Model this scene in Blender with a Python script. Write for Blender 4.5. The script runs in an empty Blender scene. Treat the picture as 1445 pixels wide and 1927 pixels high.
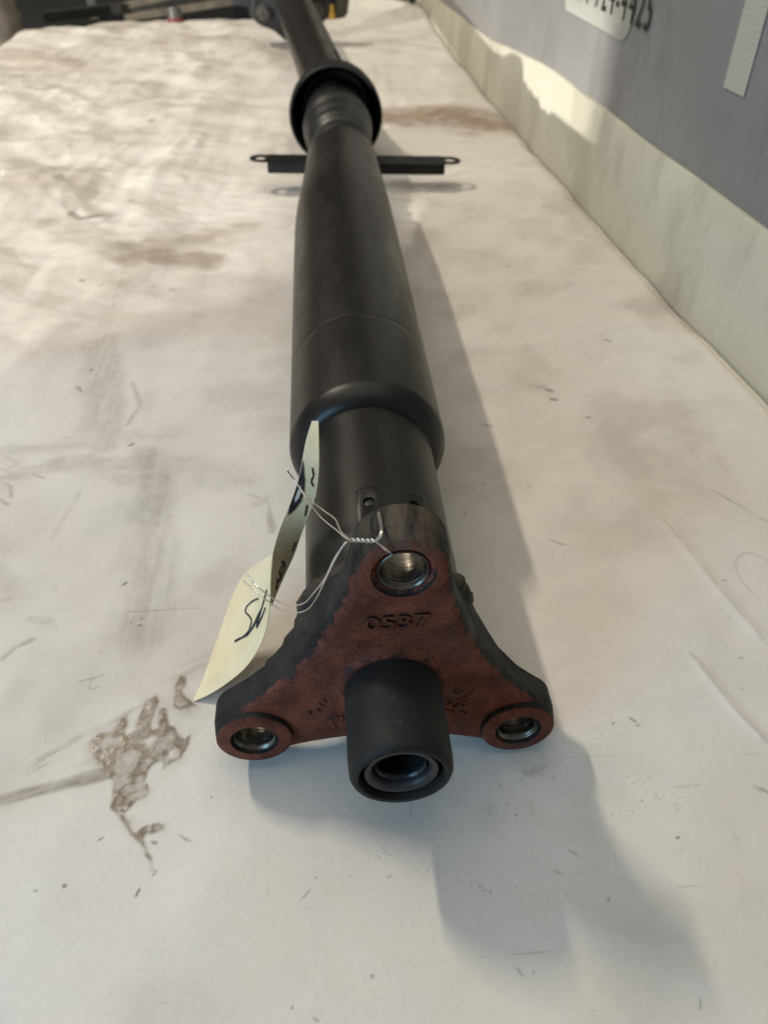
import bpy, bmesh, math, random
import numpy as np
from mathutils import Vector, Matrix

SC = bpy.context.scene
COL = SC.collection
R = math.radians
random.seed(4)

# ------------------------------------------------------------------ camera
CAM_POS = Vector((-0.016454, -0.170225, 0.283052))
PITCH, YAW = 40.879, 4.437
cd = bpy.data.cameras.new('camera')
cam = bpy.data.objects.new('camera', cd)
COL.objects.link(cam)
cam.location = CAM_POS
cam.rotation_euler = (R(90 - PITCH), 0, R(-YAW))
cd.sensor_fit = 'VERTICAL'
cd.sensor_height = 34.6
cd.lens = 25.98
cd.clip_start = 0.01
cd.clip_end = 50
cd.dof.use_dof = True
cd.dof.focus_distance = 0.285
cd.dof.aperture_fstop = 13.0
SC.camera = cam

# ------------------------------------------------------------------ light
world = bpy.data.worlds.new('World')
SC.world = world
world.use_nodes = True
bg = world.node_tree.nodes['Background']
bg.inputs[0].default_value = (1.0, 0.955, 0.84, 1)
bg.inputs[1].default_value = 0.125


def aim(o, target):
    d = Vector(target) - o.location
    o.rotation_euler = d.to_track_quat('-Z', 'Y').to_euler()


def area(name, loc, target, power, color, sx, sy=None, shape='DISK'):
    l = bpy.data.lights.new(name, 'AREA')
    l.energy = power
    l.color = color
    l.shape = shape
    l.size = sx
    if sy:
        l.size_y = sy
    o = bpy.data.objects.new(name, l)
    COL.objects.link(o)
    o.location = loc
    aim(o, target)
    return o


# work lamp behind and to the left: throws the shaft's shadow to the right and forward
wl_ = area('work_lamp', (-1.60, 1.72, 2.40), (0, 0.1, 0), 47, (1.0, 0.90, 0.76), 0.58, 0.09, 'RECTANGLE')
_z = (wl_.location - Vector((0, 0.1, 0))).normalized()
_x = (Vector((0, 1, 0)) - _z * _z.y).normalized()
wl_.rotation_euler = Matrix((_x, _z.cross(_x), _z)).transposed().to_euler()   # a tube running along the bench
# cool fill light added in front and to the left, no doorway behind it
area('cool_fill', (-0.80, -0.60, 0.40), (0, 0.05, 0), 6.2, (0.36, 0.66, 1.0), 0.40, 0.40, 'SQUARE')
# broad warm fill added overhead to lift the shadows
area('overhead_fill', (-0.2, 0.7, 2.7), (-0.1, 0.7, 0), 28, (1.0, 0.91, 0.75), 3.0, 3.0, 'RECTANGLE')
# low lamp at the left; its flat-cut cone stands in for an unseen blocking edge
ls = bpy.data.lights.new('low_work_lamp', 'SPOT')
ls.energy = 580
ls.color = (1.0, 0.98, 0.92)
ls.spot_size = R(179.9)
ls.spot_blend = 0.002
ls.shadow_soft_size = 0.03
lo = bpy.data.objects.new('low_work_lamp', ls)
COL.objects.link(lo)
lo.location = (-2.60, -1.05, 0.40)
lo.rotation_euler = Vector((-0.51, 0.86, 0.0)).to_track_quat('-Z', 'Y').to_euler()

SC.view_settings.view_transform = 'Standard'
SC.view_settings.look = 'None'
SC.view_settings.exposure = 0.0
SC.view_settings.gamma = 1.0


# ------------------------------------------------------------------ helpers
def srgb(r, g, b):
    def f(c):
        c /= 255.0
        return c / 12.92 if c <= 0.04045 else ((c + 0.055) / 1.055) ** 2.4
    return (f(r), f(g), f(b), 1)


class NT:
    def __init__(self, name):
        self.m = bpy.data.materials.new(name)
        self.m.use_nodes = True
        self.t = self.m.node_tree
        self.b = self.t.nodes['Principled BSDF']

    def n(self, kind, **kw):
        x = self.t.nodes.new(kind)
        for k, v in kw.items():
            if k.startswith('i_'):
                x.inputs[k[2:].replace('_', ' ')].default_value = v
            else:
                setattr(x, k, v)
        return x

    def l(self, a, b):
        self.t.links.new(a, b)

    def obj(self):
        return self.n('ShaderNodeTexCoord').outputs['Object']

    def noise(self, scale, detail=4, rough=0.55, vec=None, dist=0.0):
        x = self.n('ShaderNodeTexNoise')
        x.inputs['Scale'].default_value = scale
        x.inputs['Detail'].default_value = detail
        x.inputs['Roughness'].default_value = rough
        x.inputs['Distortion'].default_value = dist
        self.l(vec if vec is not None else self.obj(), x.inputs['Vector'])
        return x.outputs['Fac']

    def ramp(self, fac, a, b, ca=0.0, cb=1.0):
        x = self.n('ShaderNodeMapRange')
        x.interpolation_type = 'SMOOTHSTEP'
        x.inputs['From Min'].default_value = a
        x.inputs['From Max'].default_value = b
        x.inputs['To Min'].default_value = ca
        x.inputs['To Max'].default_value = cb
        self.l(fac, x.inputs['Value'])
        return x.outputs['Result']

    def math(self, op, a, b=None, clamp=False):
        x = self.n('ShaderNodeMath', operation=op, use_clamp=clamp)
        for i, v in enumerate((a, b)):
            if v is None:
                continue
            if isinstance(v, (int, float)):
                x.inputs[i].default_value = v
            else:
                self.l(v, x.inputs[i])
        return x.outputs[0]

    def mix(self, fac, a, b, blend='MIX'):
        x = self.n('ShaderNodeMix', data_type='RGBA', blend_type=blend)
        for k, v in ((0, fac), (6, a), (7, b)):
            if isinstance(v, (int, float, tuple)):
                x.inputs[k].default_value = v
            else:
                self.l(v, x.inputs[k])
        return x.outputs[2]

    def bump(self, h, strength=0.3, dist=0.001, prev=None):
        x = self.n('ShaderNodeBump')
        x.inputs['Strength'].default_value = strength
        x.inputs['Distance'].default_value = dist
        self.l(h, x.inputs['Height'])
        if prev is not None:
            self.l(prev, x.inputs['Normal'])
        return x.outputs[0]

    def scaled(self, sx, sy, sz):
        x = self.n('ShaderNodeMapping')
        x.inputs['Scale'].default_value = (sx, sy, sz)
        self.l(self.obj(), x.inputs['Vector'])
        return x.outputs[0]

    def attr(self, name):
        return self.n('ShaderNodeAttribute', attribute_name=name).outputs['Fac']

    def out(self, color=None, rough=None, normal=None, metal=None, spec=None):
        for k, v in (('Base Color', color), ('Roughness', rough), ('Normal', normal), ('Metallic', metal), ('Specular IOR Level', spec)):
            if v is None:
                continue
            if isinstance(v, (int, float, tuple)):
                self.b.inputs[k].default_value = v
            else:
                self.l(v, self.b.inputs[k])
        return self.m


def simple(name, color, rough=0.6, metal=0.0, var=0.25, scale=60, bump=0.15, spec=None):
    m = NT(name)
    n1 = m.noise(scale, 5)
    dark = tuple(c * (1 - var) for c in color[:3]) + (1,)
    lite = tuple(min(1, c * (1 + var)) for c in color[:3]) + (1,)
    c = m.mix(m.ramp(n1, 0.3, 0.7), dark, lite)
    nb = m.bump(m.noise(scale * 6, 3), bump, 0.0006)
    return m.out(c, rough, nb, metal, spec)


def link(name, mesh, mat, parent=None):
    o = bpy.data.objects.new(name, mesh)
    COL.objects.link(o)
    if mat is not None:
        mesh.materials.clear()
        mesh.materials.append(mat)
    if parent is not None:
        o.parent = parent
    return o


def smooth(mesh, angle=35):
    mesh.polygons.foreach_set('use_smooth', [True] * len(mesh.polygons))
    mesh.set_sharp_from_angle(angle=R(angle))
    mesh.update()


def bm_mesh(name, bm, angle=35):
    bmesh.ops.recalc_face_normals(bm, faces=bm.faces)
    me = bpy.data.meshes.new(name)
    bm.to_mesh(me)
    bm.free()
    smooth(me, angle)
    return me


def thing(name, label, cat, loc=(0, 0, 0), group=None):
    o = bpy.data.objects.new(name, None)
    o.empty_display_size = 0.02
    COL.objects.link(o)
    o.location = loc
    return tag(o, label, cat, group)


def tag(o, label=None, cat=None, group=None, kind=None):
    for k, v in (('label', label), ('category', cat), ('group', group), ('kind', kind)):
        if v:
            o[k] = v
    return o


def lathe_bm(profile, segs=96, M=None, closed=False, wob=None):
    """revolve (y, r) pairs about the Y axis"""
    bm = bmesh.new()
    rings = []
    for y, r in profile:
        ring = []
        if r < 1e-6:
            ring = [bm.verts.new((0, y, 0))] * segs
        else:
            for i in range(segs):
                a = 2 * math.pi * i / segs
                rr = r + (wob(y, a) if wob else 0)
                ring.append(bm.verts.new((rr * math.cos(a), y, rr * math.sin(a))))
        rings.append(ring)
    pairs = list(zip(rings[:-1], rings[1:]))
    if closed:
        pairs.append((rings[-1], rings[0]))
    for A, B in pairs:
        for i in range(segs):
            j = (i + 1) % segs
            vs = []
            for v in (A[i], A[j], B[j], B[i]):
                if v not in vs:
                    vs.append(v)
            if len(vs) > 2:
                bm.faces.new(vs)
    if M is not None:
        bm.transform(M)
    return bm


def lathe(name, profile, mat, parent=None, M=None, segs=96, closed=False, angle=35, wob=None):
    return link(name, bm_mesh(name, lathe_bm(profile, segs, M, closed, wob), angle), mat, parent)


def box_bm(bm, x0, x1, y0, y1, z0, z1, M=None):
    r = bmesh.ops.create_cube(bm, size=1.0)
    T = Matrix.Translation(((x0 + x1) / 2, (y0 + y1) / 2, (z0 + z1) / 2)) @ Matrix.Diagonal((x1 - x0, y1 - y0, z1 - z0, 1))
    bmesh.ops.transform(bm, matrix=(M @ T) if M is not None else T, verts=r['verts'])
    return r['verts']


def box(name, x0, x1, y0, y1, z0, z1, mat, parent=None, bevel=0.0, M=None):
    bm = bmesh.new()
    box_bm(bm, x0, x1, y0, y1, z0, z1)
    if bevel:
        bmesh.ops.bevel(bm, geom=bm.edges[:], offset=bevel, segments=2, affect='EDGES', profile=0.6)
    if M is not None:
        bm.transform(M)
    return link(name, bm_mesh(name, bm), mat, parent)


def boolean(o, cutter, op):
    md = o.modifiers.new('b', 'BOOLEAN')
    md.operation = op
    md.solver = 'EXACT'
    md.object = cutter
    dg = bpy.context.evaluated_depsgraph_get()
    me = bpy.data.meshes.new_from_object(o.evaluated_get(dg))
    o.modifiers.clear()
    old = o.data
    o.data = me
    bpy.data.meshes.remove(old)
    cm = cutter.data
    bpy.data.objects.remove(cutter)
    bpy.data.meshes.remove(cm)


def bevel_mesh(o, width, segs=2, angle=40):
    md = o.modifiers.new('v', 'BEVEL')
    md.width = width
    md.segments = segs
    md.limit_method = 'ANGLE'
    md.angle_limit = R(angle)
    dg = bpy.context.evaluated_depsgraph_get()
    me = bpy.data.meshes.new_from_object(o.evaluated_get(dg))
    o.modifiers.clear()
    o.data = me


def spline(pts, n):
    """Catmull-Rom through 3-D points"""
    P = [Vector(p) for p in pts]
    P = [P[0] * 2 - P[1]] + P + [P[-1] * 2 - P[-2]]
    out = []
    k = len(P) - 3
    for i in range(k):
        p0, p1, p2, p3 = P[i:i + 4]
        for j in range(n):
            t = j / n
            out.append(0.5 * ((2 * p1) + (p2 - p0) * t + (2 * p0 - 5 * p1 + 4 * p2 - p3) * t * t + (3 * p1 - p0 - 3 * p2 + p3) * t ** 3))
    out.append(P[-2])
    return out


def tube_bm(bm, pts, r, segs=8):
    prev = None
    up = Vector((0.3, 0.2, 1)).normalized()
    rings = []
    for i, p in enumerate(pts):
        d = (pts[min(i + 1, len(pts) - 1)] - pts[max(i - 1, 0)]).normalized()
        u = d.cross(up)
        if u.length < 1e-3:
            u = d.cross(Vector((1, 0, 0)))
        u.normalize()
        v = d.cross(u)
        rings.append([bm.verts.new(p + (u * math.cos(2 * math.pi * k / segs) + v * math.sin(2 * math.pi * k / segs)) * r) for k in range(segs)])
    for A, B in zip(rings[:-1], rings[1:]):
        for k in range(segs):
            bm.faces.new((A[k], A[(k + 1) % segs], B[(k + 1) % segs], B[k]))
    bm.faces.new(rings[0])
    bm.faces.new(rings[-1][::-1])


def text_mesh(body, size, extrude, space=1.0):
    c = bpy.data.curves.new('t', 'FONT')
    c.body = body
    c.size = size
    c.extrude = extrude
    c.space_character = space
    c.align_x = 'CENTER'
    c.align_y = 'CENTER'
    o = bpy.data.objects.new('t', c)
    COL.objects.link(o)
    dg = bpy.context.evaluated_depsgraph_get()
    me = bpy.data.meshes.new_from_object(o.evaluated_get(dg))
    bpy.data.objects.remove(o)
    bpy.data.curves.remove(c)
    return me


# ------------------------------------------------------------------ numpy noise for the paper
rng = np.random.default_rng(7)
GR = rng.random((256, 256))


def vnoise(x, y):
    xi = np.floor(x).astype(int)
    yi = np.floor(y).astype(int)
    fx = x - xi
    fy = y - yi
    fx = fx * fx * (3 - 2 * fx)
    fy = fy * fy * (3 - 2 * fy)
    a = GR[xi & 255, yi & 255]
    b = GR[(xi + 1) & 255, yi & 255]
    c = GR[xi & 255, (yi + 1) & 255]
    d = GR[(xi + 1) & 255, (yi + 1) & 255]
    return (a * (1 - fx) + b * fx) * (1 - fy) + (c * (1 - fx) + d * fx) * fy


def fbm(x, y, s, o=4, sx=1.0, sy=1.0):
    t = 0
    amp = 0.5
    for k in range(o):
        t = t + amp * vnoise(x * s * sx + 17.3 * k, y * s * sy + 9.1 * k)
        s *= 2.03
        amp *= 0.5
    return t / (1 - 0.5 ** o)


def sst(v, a, b):
    t = np.clip((v - a) / (b - a), 0, 1)
    return t * t * (3 - 2 * t)


# ------------------------------------------------------------------ materials
def m_paper():
    m = NT('stained_paper')
    n_lo = m.noise(5.0, 5, 0.6)
    n_mid = m.noise(38, 5, 0.6)
    c = m.mix(m.ramp(n_lo, 0.35, 0.68), (0.775, 0.742, 0.690, 1), (0.715, 0.672, 0.600, 1))
    c = m.mix(m.ramp(m.noise(11, 6, 0.68), 0.48, 0.74, 0, 0.30), c, (0.640, 0.590, 0.515, 1))
    c = m.mix(m.ramp(m.noise(19, 7, 0.75, m.scaled(1, 0.5, 1)), 0.58, 0.78, 0, 0.38), c, (0.520, 0.465, 0.385, 1))
    c = m.mix(m.ramp(n_mid, 0.42, 0.72, 0, 0.45), c, (0.690, 0.660, 0.640, 1))
    fine = m.noise(420, 3)
    c = m.mix(m.ramp(fine, 0.4, 0.75, 0, 0.12), c, (0.55, 0.52, 0.48, 1))
    st = m.noise(160, 4)
    # soft brown stains
    a = m.attr('brown')
    c = m.mix(m.math('MULTIPLY', a, m.ramp(m.noise(60, 4), 0.2, 0.6, 0.7, 1.0)), c, (0.280, 0.190, 0.115, 1))
    # oil
    a = m.attr('oil')
    on = m.noise(105, 8, 0.72, None, 2.2)
    oilc = m.mix(m.ramp(on, 0.34, 0.54), (0.330, 0.265, 0.185, 1), (0.200, 0.158, 0.105, 1))
    oilc = m.mix(m.ramp(on, 0.56, 0.66), oilc, (0.085, 0.068, 0.048, 1))
    c = m.mix(a, c, oilc)
    # grey-brown rubbed dirt
    a = m.attr('smear')
    c = m.mix(m.math('MULTIPLY', a, m.ramp(st, 0.25, 0.65, 0.6, 1.0)), c, (0.215, 0.178, 0.140, 1))
    # dark flecks and scratches, plus the painted dark gap of a tear
    a = m.attr('dark')
    c = m.mix(a, c, (0.060, 0.050, 0.042, 1))
    # hairline scuffs in two directions
    for sx_, sy_, th_ in ((9, 160, 0.66), (150, 14, 0.68)):
        mp = m.n('ShaderNodeMapping')
        mp.inputs['Rotation'].default_value = (0, 0, 0.5 if sx_ < 50 else 0.15)
        mp.inputs['Scale'].default_value = (sx_, sy_, 1)
        m.l(m.obj(), mp.inputs['Vector'])
        ln = m.ramp(m.noise(1.6, 3, 0.6, mp.outputs[0]), th_, th_ + 0.08, 0, 0.5)
        c = m.mix(m.math('MULTIPLY', ln, m.ramp(m.noise(9, 3), 0.42, 0.62)), c, (0.33, 0.285, 0.23, 1))
    # tiny grit
    vo = m.n('ShaderNodeTexVoronoi', feature='F1')
    vo.inputs['Scale'].default_value = 150
    wv = m.n('ShaderNodeVectorMath', operation='ADD')
    wn = m.n('ShaderNodeTexNoise')
    wn.inputs['Scale'].default_value = 700
    m.l(m.obj(), wn.inputs['Vector'])
    sc = m.n('ShaderNodeVectorMath', operation='SCALE')
    sc.inputs['Scale'].default_value = 0.0016
    m.l(wn.outputs['Color'], sc.inputs[0])
    m.l(m.obj(), wv.inputs[0])
    m.l(sc.outputs[0], wv.inputs[1])
    m.l(wv.outputs[0], vo.inputs['Vector'])
    near = m.ramp(vo.outputs['Distance'], 0.05, 0.11, 1, 0)
    sepc = m.n('ShaderNodeSeparateColor')
    m.l(vo.outputs['Color'], sepc.inputs[0])
    keep = m.ramp(sepc.outputs[0], 0.94, 0.97)
    clus = m.ramp(m.noise(14, 3), 0.46, 0.62)
    g = m.math('MULTIPLY', m.math('MULTIPLY', near, keep), clus)
    c = m.mix(m.math('MULTIPLY', g, 0.8), c, (0.10, 0.08, 0.06, 1))
    h = m.math('ADD', m.math('MULTIPLY', n_mid, 0.6), m.math('MULTIPLY', fine, 0.12))
    h = m.math('ADD', h, m.math('MULTIPLY', m.noise(14, 4, 0.55), 1.6))
    nb = m.bump(h, 0.40, 0.0013)
    rough = m.math('SUBTRACT', 0.62, m.math('MULTIPLY', m.attr('oil'), 0.34))
    return m.out(c, rough, nb, None, 0.35)


def m_black(name, base, dust, rough=0.46, streak=(1, 1, 1), bump=0.12, spec=0.5):
    m = NT(name)
    v = m.scaled(*streak)
    c = m.mix(m.ramp(m.noise(26, 6, 0.62, v), 0.35, 0.72), base, dust)
    c = m.mix(m.ramp(m.noise(520, 2, 0.5), 0.66, 0.80, 0, 0.45), c, (0.075, 0.068, 0.056, 1))
    sv = m.scaled(streak[0] * 90, streak[1] * 6, streak[2] * 90)
    c = m.mix(m.ramp(m.noise(3.0, 5, 0.7, sv), 0.66, 0.78, 0, 0.5), c, (0.070, 0.063, 0.054, 1))
    c = m.mix(m.ramp(m.noise(75, 6, 0.75), 0.64, 0.74, 0, 0.6), c, (0.050, 0.032, 0.020, 1))
    rg = m.ramp(m.noise(90, 4, 0.6, v), 0.3, 0.7, rough - 0.03, rough + 0.06)
    return m.out(c, rg, m.bump(m.noise(900, 3), bump, 0.0003), None, spec)


def m_cast():
    """bare front faces rust-brown, the rest still black paint"""
    m = NT('rusted_casting')
    black = m.mix(m.ramp(m.noise(70, 5), 0.35, 0.7), (0.0085, 0.009, 0.0095, 1), (0.026, 0.025, 0.022, 1))
    black = m.mix(m.ramp(m.noise(150, 6, 0.75), 0.58, 0.70, 0, 0.8), black, (0.075, 0.058, 0.044, 1))
    rust = m.mix(m.ramp(m.noise(95, 6, 0.65), 0.3, 0.72), (0.085, 0.024, 0.015, 1), (0.195, 0.060, 0.035, 1))
    rust = m.mix(m.ramp(m.noise(30, 4), 0.55, 0.72, 0, 0.6), rust, (0.085, 0.036, 0.028, 1))
    rust = m.mix(m.ramp(m.noise(750, 3, 0.7), 0.54, 0.66, 0, 0.8), rust, (0.028, 0.013, 0.009, 1))
    geo = m.n('ShaderNodeNewGeometry')
    sp = m.n('ShaderNodeSeparateXYZ')
    m.l(geo.outputs['Normal'], sp.inputs[0])
    facing = m.math('MULTIPLY', sp.outputs['Y'], -1.0)
    facing = m.math('ADD', facing, m.math('MULTIPLY', m.math('SUBTRACT', m.noise(190, 6, 0.7), 0.5), 1.9))
    f = m.ramp(facing, 0.45, 0.80)
    # rust creeping on to the sides here and there
    f = m.math('MAXIMUM', f, m.ramp(m.noise(48, 5, 0.7), 0.60, 0.74, 0, 0.55))
    c = m.mix(f, black, rust)
    tcd = m.n('ShaderNodeSeparateXYZ')
    m.l(m.obj(), tcd.inputs[0])
    scuff = m.math('MULTIPLY', m.ramp(tcd.outputs['Z'], 0.112, 0.124), m.ramp(m.noise(70, 6, 0.75, m.scaled(3, 0.4, 1)), 0.38, 0.62))
    c = m.mix(m.math('MULTIPLY', scuff, 0.75), c, (0.115, 0.092, 0.070, 1))
    h = m.math('ADD', m.noise(420, 4, 0.6), m.math('MULTIPLY', m.noise(120, 3), 1.2))
    rg = m.ramp(m.noise(110, 3), 0.3, 0.7, 0.58, 0.78)
    return m.out(c, rg, m.bump(h, 0.75, 0.0007), None, 0.22)


def m_steel():
    m = NT('machined_steel')
    v = m.scaled(1, 40, 1)
    c = m.mix(m.ramp(m.noise(60, 4, 0.6, v), 0.3, 0.75), (0.11, 0.098, 0.08, 1), (0.29, 0.268, 0.23, 1))
    c = m.mix(m.ramp(m.noise(160, 4), 0.62, 0.72, 0, 0.8), c, (0.085, 0.045, 0.025, 1))
    return m.out(c, m.ramp(m.noise(220, 4), 0.3, 0.7, 0.26, 0.46), m.bump(m.noise(30, 3, 0.5, v), 0.7, 0.0006), 1.0)


def m_wall():
    m = NT('painted_wall')
    v = m.scaled(1, 1, 0.35)
    c = m.mix(m.ramp(m.noise(6, 5), 0.3, 0.7), (0.240, 0.234, 0.230, 1), (0.290, 0.284, 0.282, 1))
    c = m.mix(m.ramp(m.noise(16, 6, 0.7, v), 0.48, 0.72, 0, 0.75), c, (0.190, 0.184, 0.178, 1))
    c = m.mix(m.ramp(m.noise(30, 5, 0.7, v), 0.62, 0.74, 0, 0.5), c, (0.36, 0.36, 0.36, 1))
    return m.out(c, 0.45, m.bump(m.noise(110, 4), 0.1, 0.0008), None, 0.4)


def m_board():
    m = NT('cream_board')
    v = m.scaled(1, 1, 0.4)
    c = m.mix(m.ramp(m.noise(9, 5), 0.3, 0.72), (0.62, 0.60, 0.49, 1), (0.55, 0.525, 0.42, 1))
    c = m.mix(m.ramp(m.noise(24, 5, 0.65, v), 0.55, 0.76, 0, 0.6), c, (0.36, 0.335, 0.255, 1))
    c = m.mix(m.ramp(m.noise(11, 4, 0.6, v), 0.50, 0.64, 0, 0.6), c, (0.41, 0.385, 0.30, 1))
    return m.out(c, 0.6, m.bump(m.noise(70, 4), 0.2, 0.001), None, 0.3)


def m_tag():
    m = NT('manila_card')
    c = m.mix(m.ramp(m.noise(70, 5), 0.3, 0.7), (0.87, 0.755, 0.50, 1), (0.81, 0.67, 0.41, 1))
    c = m.mix(m.ramp(m.noise(900, 2), 0.6, 0.75, 0, 0.2), c, (0.55, 0.46, 0.28, 1))
    c = m.mix(m.ramp(m.noise(28, 5, 0.6), 0.55, 0.75, 0, 0.45), c, (0.50, 0.41, 0.27, 1))
    return m.out(c, 0.7, m.bump(m.noise(55, 5, 0.6), 0.5, 0.0015), None, 0.3)


MAT = dict(
    paper=m_paper(), cast=m_cast(), steel=m_steel(), wall=m_wall(), board=m_board(), card=m_tag(),
    tube=m_black('tube_paint', (0.0105, 0.0092, 0.0076, 1), (0.0135, 0.0117, 0.0094, 1), 0.38, (1, 0.25, 1), 0.12, 0.36),
    dull=m_black('dull_black_paint', (0.008, 0.008, 0.008, 1), (0.015, 0.0138, 0.0125, 1), 0.5, (1, 1, 1), 0.12, 0.25),
    sleeve=m_black('sleeve_rubber', (0.0075, 0.008, 0.0085, 1), (0.020, 0.019, 0.0165, 1), 0.62, (1, 1, 1), 0.5, 0.3),
    boot=simple('boot_rubber', (0.0075, 0.0072, 0.007, 1), 0.42, 0, 0.35, 120, 0.2),
    rubber=simple('black_rubber', (0.012, 0.012, 0.013, 1), 0.5, 0, 0.4, 200),
    seal=simple('seal_rubber', (0.016, 0.017, 0.021, 1), 0.5, 0, 0.3, 200),
    grease=simple('greasy_bushing', (0.010, 0.011, 0.014, 1), 0.18, 0, 0.3, 200, 0.4),
    rusty=simple('rusty_weld', (0.030, 0.022, 0.017, 1), 0.75, 0, 0.5, 160, 0.7),
    wire=simple('tin_wire', (0.72, 0.70, 0.66, 1), 0.28, 1.0, 0.1, 300, 0.05),
    ink=simple('black_ink', (0.020, 0.019, 0.022, 1), 0.5, 0, 0.2, 300, 0.0),
    patch=simple('hole_patch', (0.030, 0.020, 0.022, 1), 0.45, 0, 0.3, 300, 0.1),
    bolt=simple('bolt_steel', (0.105, 0.098, 0.088, 1), 0.5, 0.6, 0.3, 200, 0.2),
    sticker=simple('white_sticker', (0.74, 0.73, 0.66, 1), 0.5, 0, 0.05, 40, 0.05),
    print=simple('black_print', (0.022, 0.024, 0.014, 1), 0.5, 0, 0.3, 60, 0.0),
    bench=simple('bench_wood', (0.20, 0.15, 0.10, 1), 0.7, 0, 0.3, 20),
    shop=simple('dark_shop_wall', (0.005, 0.0047, 0.0045, 1), 0.9, 0, 0.4, 6),
    floor=simple('shop_floor', (0.010, 0.0095, 0.009, 1), 0.8, 0, 0.3, 8),
    plank=simple('weathered_plank', (0.17, 0.145, 0.105, 1), 0.8, 0, 0.4, 16),
    plank_dark=simple('dark_plank', (0.030, 0.028, 0.022, 1), 0.8, 0, 0.4, 16),
    cloth=simple('cream_hose', (0.23, 0.20, 0.16, 1), 0.8, 0, 0.2, 30),
    red=simple('red_plastic', (0.17, 0.035, 0.03, 1), 0.4, 0, 0.2, 60),
    grey=simple('grey_plastic', (0.10, 0.095, 0.09, 1), 0.4, 0, 0.2, 60),
    yellow=simple('yellow_plastic', (0.42, 0.24, 0.02, 1), 0.5, 0, 0.25, 40),
    white=simple('white_card', (0.62, 0.60, 0.52, 1), 0.6, 0, 0.1, 20),
    boxgrey=simple('grey_box', (0.16, 0.155, 0.15, 1), 0.6, 0, 0.2, 20),
)

# ------------------------------------------------------------------ setting: bench, paper, wall
EDGE_Y = [-0.35, -0.10, 0.07, 0.2531, 0.4758, 0.8303, 1.1487, 1.5727, 1.80, 2.2]
EDGE_X = [0.3020, 0.2960, 0.2880, 0.2779, 0.2589, 0.2449, 0.2350, 0.2310, 0.2262, 0.220]
TOP_Z = [0.090, 0.088, 0.087, 0.087, 0.0905, 0.0895, 0.066, 0.050, 0.046, 0.044]


def edge_x(y):
    return np.interp(y, EDGE_Y, EDGE_X)


def wall_x(y):
    return float(np.mean([np.interp(y + d, EDGE_Y, EDGE_X) for d in np.linspace(-0.16, 0.16, 13)])) + 0.0100


box('workbench_top', -0.60, 0.222, -0.42, 1.79, -0.055, -0.014, MAT['bench'], None, 0.002)
tag(bpy.data.objects['workbench_top'], kind='structure')
bm = bmesh.new()
box_bm(bm, -3.2, 3.0, -3.0, 3.4, -0.92, -0.90)
tag(link('floor', bm_mesh('floor', bm), MAT['floor']), kind='structure')
bm = bmesh.new()
box_bm(bm, -3.2, 3.0, 3.0, 3.05, -0.90, 2.0)
tag(link('back_wall', bm_mesh('back_wall', bm), MAT['shop']), kind='structure')
# right wall, slightly bowed
bm = bmesh.new()
rows = []
for i in range(131):
    y = -0.9 + 3.9 * i / 130
    xw = wall_x(y)
    rows.append([bm.verts.new(p) for p in ((xw, y, -0.9), (xw, y, 0.02), (xw, y, 0.3), (xw, y, 0.75), (0.42, y, 0.75), (0.42, y, -0.9))])
for A, B in zip(rows[:-1], rows[1:]):
    for k in range(6):
        bm.faces.new((A[k], A[(k + 1) % 6], B[(k + 1) % 6], B[k]))
bm.faces.new(rows[0])
bm.faces.new(rows[-1][::-1])
tag(link('wall', bm_mesh('wall', bm), MAT['wall']), kind='structure')

# cream board along the foot of the wall
N = 180
bm = bmesh.new()
rows = []
for i in range(N + 1):
    y = -0.35 + 2.5 * i / N
    xe = float(np.interp(y, EDGE_Y, EDGE_X)) + 0.001
    # soften the polyline
    xe = float(np.mean([np.interp(y + d, EDGE_Y, EDGE_X) for d in np.linspace(-0.12, 0.12, 9)])) + 0.001
    zt = float(np.mean([np.interp(y + d, EDGE_Y, TOP_Z) for d in np.linspace(-0.1, 0.1, 9)]))
    zt += 0.0008 * math.sin(y * 9.3) + 0.0005 * math.sin(y * 31 + 1)
    lean = 0.002
    th = 0.0045
    rows.append([bm.verts.new(p) for p in ((xe, y, -0.006), (xe + lean, y, zt * 0.5 + 0.0006 * math.sin(y * 17)), (xe + lean * 2.2, y, zt - 0.0008), (xe + lean * 2.2 + 0.001, y, zt), (xe + th + lean * 2.2, y, zt), (xe + th + lean * 2, y, -0.006))])
for A, B in zip(rows[:-1], rows[1:]):
    for k in range(6):
        bm.faces.new((A[k], A[(k + 1) % 6], B[(k + 1) % 6], B[k]))
bm.faces.new(rows[0])
bm.faces.new(rows[-1][::-1])
o = link('splash_board', bm_mesh('splash_board', bm, 50), MAT['board'])
tag(o, 'grimy cream board running along the foot of the grey wall', 'board')


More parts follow.
